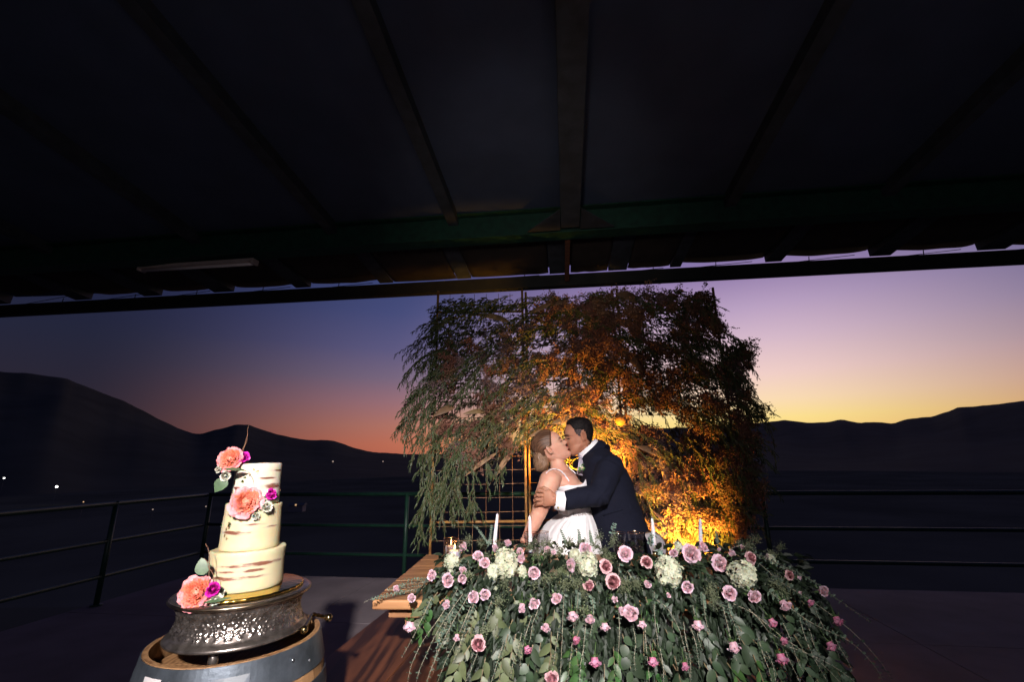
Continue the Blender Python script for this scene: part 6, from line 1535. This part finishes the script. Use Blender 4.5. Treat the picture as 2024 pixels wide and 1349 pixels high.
# hydrangeas
def hyd_mesh(R, n, sd, sq=(1, .8, 1)):
    rs = random.Random(sd); g = MB()
    for k in range(n):
        z = 1-2*(k+.5)/n*.82; ph = k*2.39996; r = math.sqrt(max(0, 1-z*z)); nrm_ = Vector((r*math.cos(ph), r*math.sin(ph), z)); q = Vector((nrm_.x*sq[0], nrm_.y*sq[1], nrm_.z*sq[2]))*R*(rs.uniform(.84, 1.06)+.22*noise.noise(nrm_*2.2+Vector((sd, 0, 0))))
        Rm = frame(nrm_+Vector([rs.uniform(-.55, .55) for _ in range(3)]), roll=rs.uniform(0, 6)) @ Matrix.Rotation(PI/2, 3, 'Y'); s = rs.uniform(.0070, .0115)
        for j in range(4):
            a = j*PI/2+rs.uniform(-.15, .15); kk = len(g.v)
            for (x, y, h) in ((0, 0, 0), (.45, -.42, .12), (.55, 0, .06), (.45, .42, .12), (1, -.30, .28), (1.12, 0, .16), (1, .30, .28)):
                g.v.append(q+Rm @ Vector(((x*math.cos(a)-y*math.sin(a))*s, (x*math.sin(a)+y*math.cos(a))*s, h*s)))
            g.f += [tuple(i+kk for i in f) for f in ((0, 1, 2), (0, 2, 3), (1, 4, 5, 2), (2, 5, 6, 3))]
        g.ell(q+nrm_*.0015, (.0014,)*3, nu=5, nv=3)
    return g
m_hyd = mat('hydrangea_cream', (.60, .60, .45), .6, noise_amt=.1, scale=70, color2=(.46, .52, .30), sss=.15, thr=(.45, .75))
for (px, py, R, n, sq, lab) in [(1000, 1117, .050, 210, (1.15, .8, .85), 'creamy white hydrangea head at the left of the garland'), (975, 1131, .024, 70, (1, .8, 1), 'small creamy hydrangea lobe at the lower left of the left head'), (1160, 1118, .046, 190, (1, .8, 1.1), 'creamy white hydrangea head in the middle under the open dusty rose'), (1136, 1099, .022, 60, (1, .8, 1), 'small hydrangea lobe above the middle head'), (1321, 1134, .056, 240, (1, .8, 1.05), 'round creamy hydrangea head right of centre'), (1466, 1138, .052, 220, (.95, .8, 1.3), 'tall creamy hydrangea head at the right of the garland'), (893, 1113, .032, 100, (.9, .8, 1.1), 'white hydrangea before the pillar candles'), (1341, 1082, .014, 40, (1.3, .8, .8), 'tiny white blossom cluster left of the largest rose'), (1032, 1130, .016, 40, (1, .8, 1), 'small hydrangea lobe at the right of the left head'), (1524, 1107, .016, 40, (1, .8, 1), 'small dim white blossom cluster at the right end')]:
    p = G(px, py, .035); t = thing('hydrangea', lab, 'flower', p, 'hydrangea heads of the garland'); g = hyd_mesh(R*GY(py)/1.95, n, int(px), sq)
    me = g.mesh('florets'); me.materials.append(m_hyd); rot = frame((0, -1, .35)).to_4x4() @ Matrix.Rotation(PI/2, 4, 'Y')
    # head geometry points along +Z; turn it to the viewer side of the garland
    o = link('florets', me, t, rot)
    o['kind'] = 'stuff'
    g = MB(); g.tube([(0, .01, 0), (0, .05, -.02), (0, .08, -.05)], .003, 6); me = g.mesh('stem'); me.materials.append(m_calyx); link('stem', me, t, Matrix.Identity(4))

# ================================================================= TABLEWARE
m_wax = mat('white_wax', (.78, .76, .80), .4, sss=.3)
m_glass = bpy.data.materials.new('clear_glass'); m_glass.use_nodes = True
_n = m_glass.node_tree; _n.nodes.clear(); _o = _n.nodes.new('ShaderNodeOutputMaterial'); _m = _n.nodes.new('ShaderNodeMixShader'); _t = _n.nodes.new('ShaderNodeBsdfTransparent'); _g = _n.nodes.new('ShaderNodeBsdfGlossy'); _w = _n.nodes.new('ShaderNodeLayerWeight')
_t.inputs[0].default_value = (.93, .92, .93, 1); _g.inputs['Roughness'].default_value = .03; _w.inputs[0].default_value = .22; _p = _n.nodes.new('ShaderNodeMath'); _p.operation = 'POWER'; _p.inputs[1].default_value = 3.2; _q = _n.nodes.new('ShaderNodeMath'); _q.operation = 'MULTIPLY_ADD'; _q.inputs[1].default_value = .55; _q.inputs[2].default_value = .04; _w.inputs[0].default_value = .5; _n.links.new(_w.outputs['Facing'], _p.inputs[0]); _n.links.new(_p.outputs[0], _q.inputs[0]); _n.links.new(_q.outputs[0], _m.inputs[0]); _n.links.new(_t.outputs[0], _m.inputs[1]); _n.links.new(_g.outputs[0], _m.inputs[2]); _n.links.new(_m.outputs[0], _o.inputs[0])
m_rim = mat('gold_rim', (.85, .55, .35), .15, metal=1)
def taper(px, ytop, ybot, Y, lean, lab):
    p0 = P(px, ybot, Y); p1 = P(px+lean, ytop, Y); base = Vector((p0.x-(p1.x-p0.x)*.6*0, Y, .7605))
    t = thing('taper_candle', lab, 'candle', base, 'white taper candles on the table')
    h = p1.z; n = 12; pts = [p0.lerp(p1, k/n) for k in range(n+1)]; pts = [Vector((p0.x, Y, .80))]+pts
    rs = [.0108]+[.0108-.004*(k/n)**1.4 for k in range(n)]+[.0012]
    pts.insert(-1, pts[-2].lerp(pts[-1], .85)); rs.insert(-1, .0050)
    g = MB(); g.tube(pts, rs, 16); g.build('wax', m_wax, t, True)
    g = MB(); g.tube([p1, p1+Vector((0, 0, .008))], .0009, 5); g.build('wick', m_wax, t)
    g = MB(); g.lathe([(0, 0), (.035, 0), (.037, .004), (.012, .008), (.008, .02), (.013, .03), (.014, .055), (.0115, .055), (.0105, .04), (0, .039)], (p0.x, Y, .7605), 20); g.build('holder', m_brass, t, True)
taper(978, 1016, 1068, 2.62, 5.5, 'white unlit taper candle leaning right, leftmost of four')
taper(1048, 1020, 1066, 2.60, -1.5, 'white unlit taper candle in front of the bride\'s arm')
taper(1292, 1025, 1060, 2.60, -3.5, 'white unlit taper candle right of the groom, before the round chair back')
taper(1385, 1027, 1070, 2.60, -1.2, 'white unlit taper candle before the glowing orange foliage')
def tumbler(px, ytop, Y, r, h, ribs, lab, m=None):
    p = P(px, ytop, Y); z1 = p.z; z0 = max(.7612, z1-h); h = z1-z0
    t = thing('glass_tumbler', lab, 'glass', (p.x, Y, z0), 'drinking glasses on the table')
    pr = [(0, 0), (r*.70, 0), (r*.74, .004)]+[(r*(.74+.26*k/6), .004+(h-.006)*k/6) for k in range(1, 7)]+[(r*1.0, h), (r-.0022, h)]+[(r*(.74+.26*k/6)-.0022, .008+(h-.010)*k/6) for k in range(6, -1, -1)]+[(0, .008)]
    fn = (lambda a, rr, z: (rr+(.0011*abs(math.sin(a*ribs)) if rr > r*.73 and z > .006 and z < h-.008 else 0), z)) if ribs else None
    g = MB(); g.lathe(pr, (p.x, Y, z0), 144 if ribs else 40, fn); g.build('bowl', m or m_glass, t, True, recalc=True)
    g = MB(); g.tube([(p.x+r*math.cos(a), Y+r*math.sin(a), z1+.001) for a in np.linspace(0, 2*PI, 41)], .0015, 6, cap=False); g.build('rim', m_rim, t, True)
tumbler(1052, 1054, 2.72, .044, .10, 28, 'ribbed clear tumbler with rose gold rim beside the bride\'s arm')
tumbler(1071, 1053, 2.80, .040, .10, 28, 'ribbed clear tumbler with rose gold rim before the white skirt')
tumbler(1222, 1054, 2.78, .042, .10, 0, 'clear tumbler with gold rim before the navy suit, left one')
tumbler(1256, 1054, 2.72, .044, .10, 0, 'clear tumbler with gold rim before the navy suit, right one')
def hurricane(px, ytop, Y, r, hc_, lab, flame=True):
    p = P(px, ytop, Y); z1 = p.z; z0 = .7612
    t = thing('hurricane_glass', lab, 'candle glass', (p.x, Y, z0), 'hurricane glasses with pillar candles')
    g = MB(); h = z1-z0; g.lathe([(0, 0), (r, 0), (r, h), (r-.0025, h), (r-.0025, .005), (0, .005)], (p.x, Y, z0), 40); g.build('cylinder', m_glass, t, True, recalc=True).data.polygons.foreach_set('use_smooth', [False]*0 or [True]*len(t.children[0].data.polygons))
    g = MB(); g.tube([(p.x+r*math.cos(a), Y+r*math.sin(a), z1+.001) for a in np.linspace(0, 2*PI, 41)], .0013, 6, cap=False); g.build('rim', m_rim, t, True)
    c = thing('pillar_candle', 'white lit pillar candle inside the '+lab.split(' with')[0], 'candle', (p.x, Y, z0+.006), 'pillar candles')
    g = MB(); rc = r-.012; g.lathe([(0, 0), (rc, 0), (rc, hc_-.003), (rc-.003, hc_), (rc*.5, hc_-.004), (0, hc_-.006)], (p.x, Y, z0+.006), 32); g.build('wax', m_wax, c, True)
    g = MB(); zf = z0+.006+hc_-.006; g.tube([(p.x, Y, zf), (p.x+.001, Y, zf+.012)], .0009, 5); g.build('wick', m_blk, c)
    g = MB(); g.lathe([(0, 0), (.003, .004), (.0042, .010), (.003, .020), (.0012, .028), (0, .033)], (p.x, Y, zf+.008), 14); g.build('flame', mat('candle_flame', (1, .7, .3), .5, emit=(1, .62, .22), emit_s=14), c, True)
    l = bpy.data.lights.new('candle_light', 'POINT'); l.energy = .22; l.color = (1, .55, .2); l.shadow_soft_size = .01; o = bpy.data.objects.new('candle_light', l); COL.objects.link(o); o.location = (p.x, Y, zf+.03)
hurricane(892, 1066, 2.66, .042, .075, 'tall hurricane glass with gold rim, rear one at the left')
hurricane(899, 1074, 2.55, .042, .070, 'tall hurricane glass with gold rim, front one at the left')
# round chair back behind the table
t = thing('chair', 'chair with round grey upholstered back showing right of the groom', 'chair', P(1290, 1080, 2.98))
pc = P(1288, 1084, 2.98); m_uph = mat('grey_upholstery', (.36, .33, .35), .8, noise_amt=.15, scale=120)
g = MB(); n = 40
for (y, r) in ((-.014, .085), (-.018, .078), (.014, .085), (.018, .078)):
    pass
rings = [[(pc.x+r*math.cos(2*PI*j/n), 2.98+y, pc.z+r*1.0*math.sin(2*PI*j/n)) for j in range(n)] for (r, y) in ((.07, -.019), (.083, -.016), (.087, 0), (.083, .016), (.07, .019))]
g.loft(rings); g.build('backrest', m_uph, t, True)
g = MB(); g.tube([(pc.x+.089*math.cos(a), 2.98, pc.z+.089*math.sin(a)) for a in np.linspace(0, 2*PI, 41)], .004, 8, cap=False); g.build('frame', m_rim, t, True)
for s in (-1, 1):
    g = MB(); g.tube([(pc.x+s*.06, 2.98, pc.z-.065), (pc.x+s*.12, 2.96, .44), (pc.x+s*.13, 2.98, 0)], .010, 8); g.build('leg', m_rim, t, True)
for s in (-1, 1):
    g = MB(); g.tube([(pc.x+s*.12, 2.66, .44), (pc.x+s*.13, 2.64, 0)], .010, 8); g.build('leg', m_rim, t, True)
g = MB(); g.box((pc.x, 2.81, .455), (.30, .36, .05)); o = g.build('seat', m_uph, t); bevel(o, .02, 3)
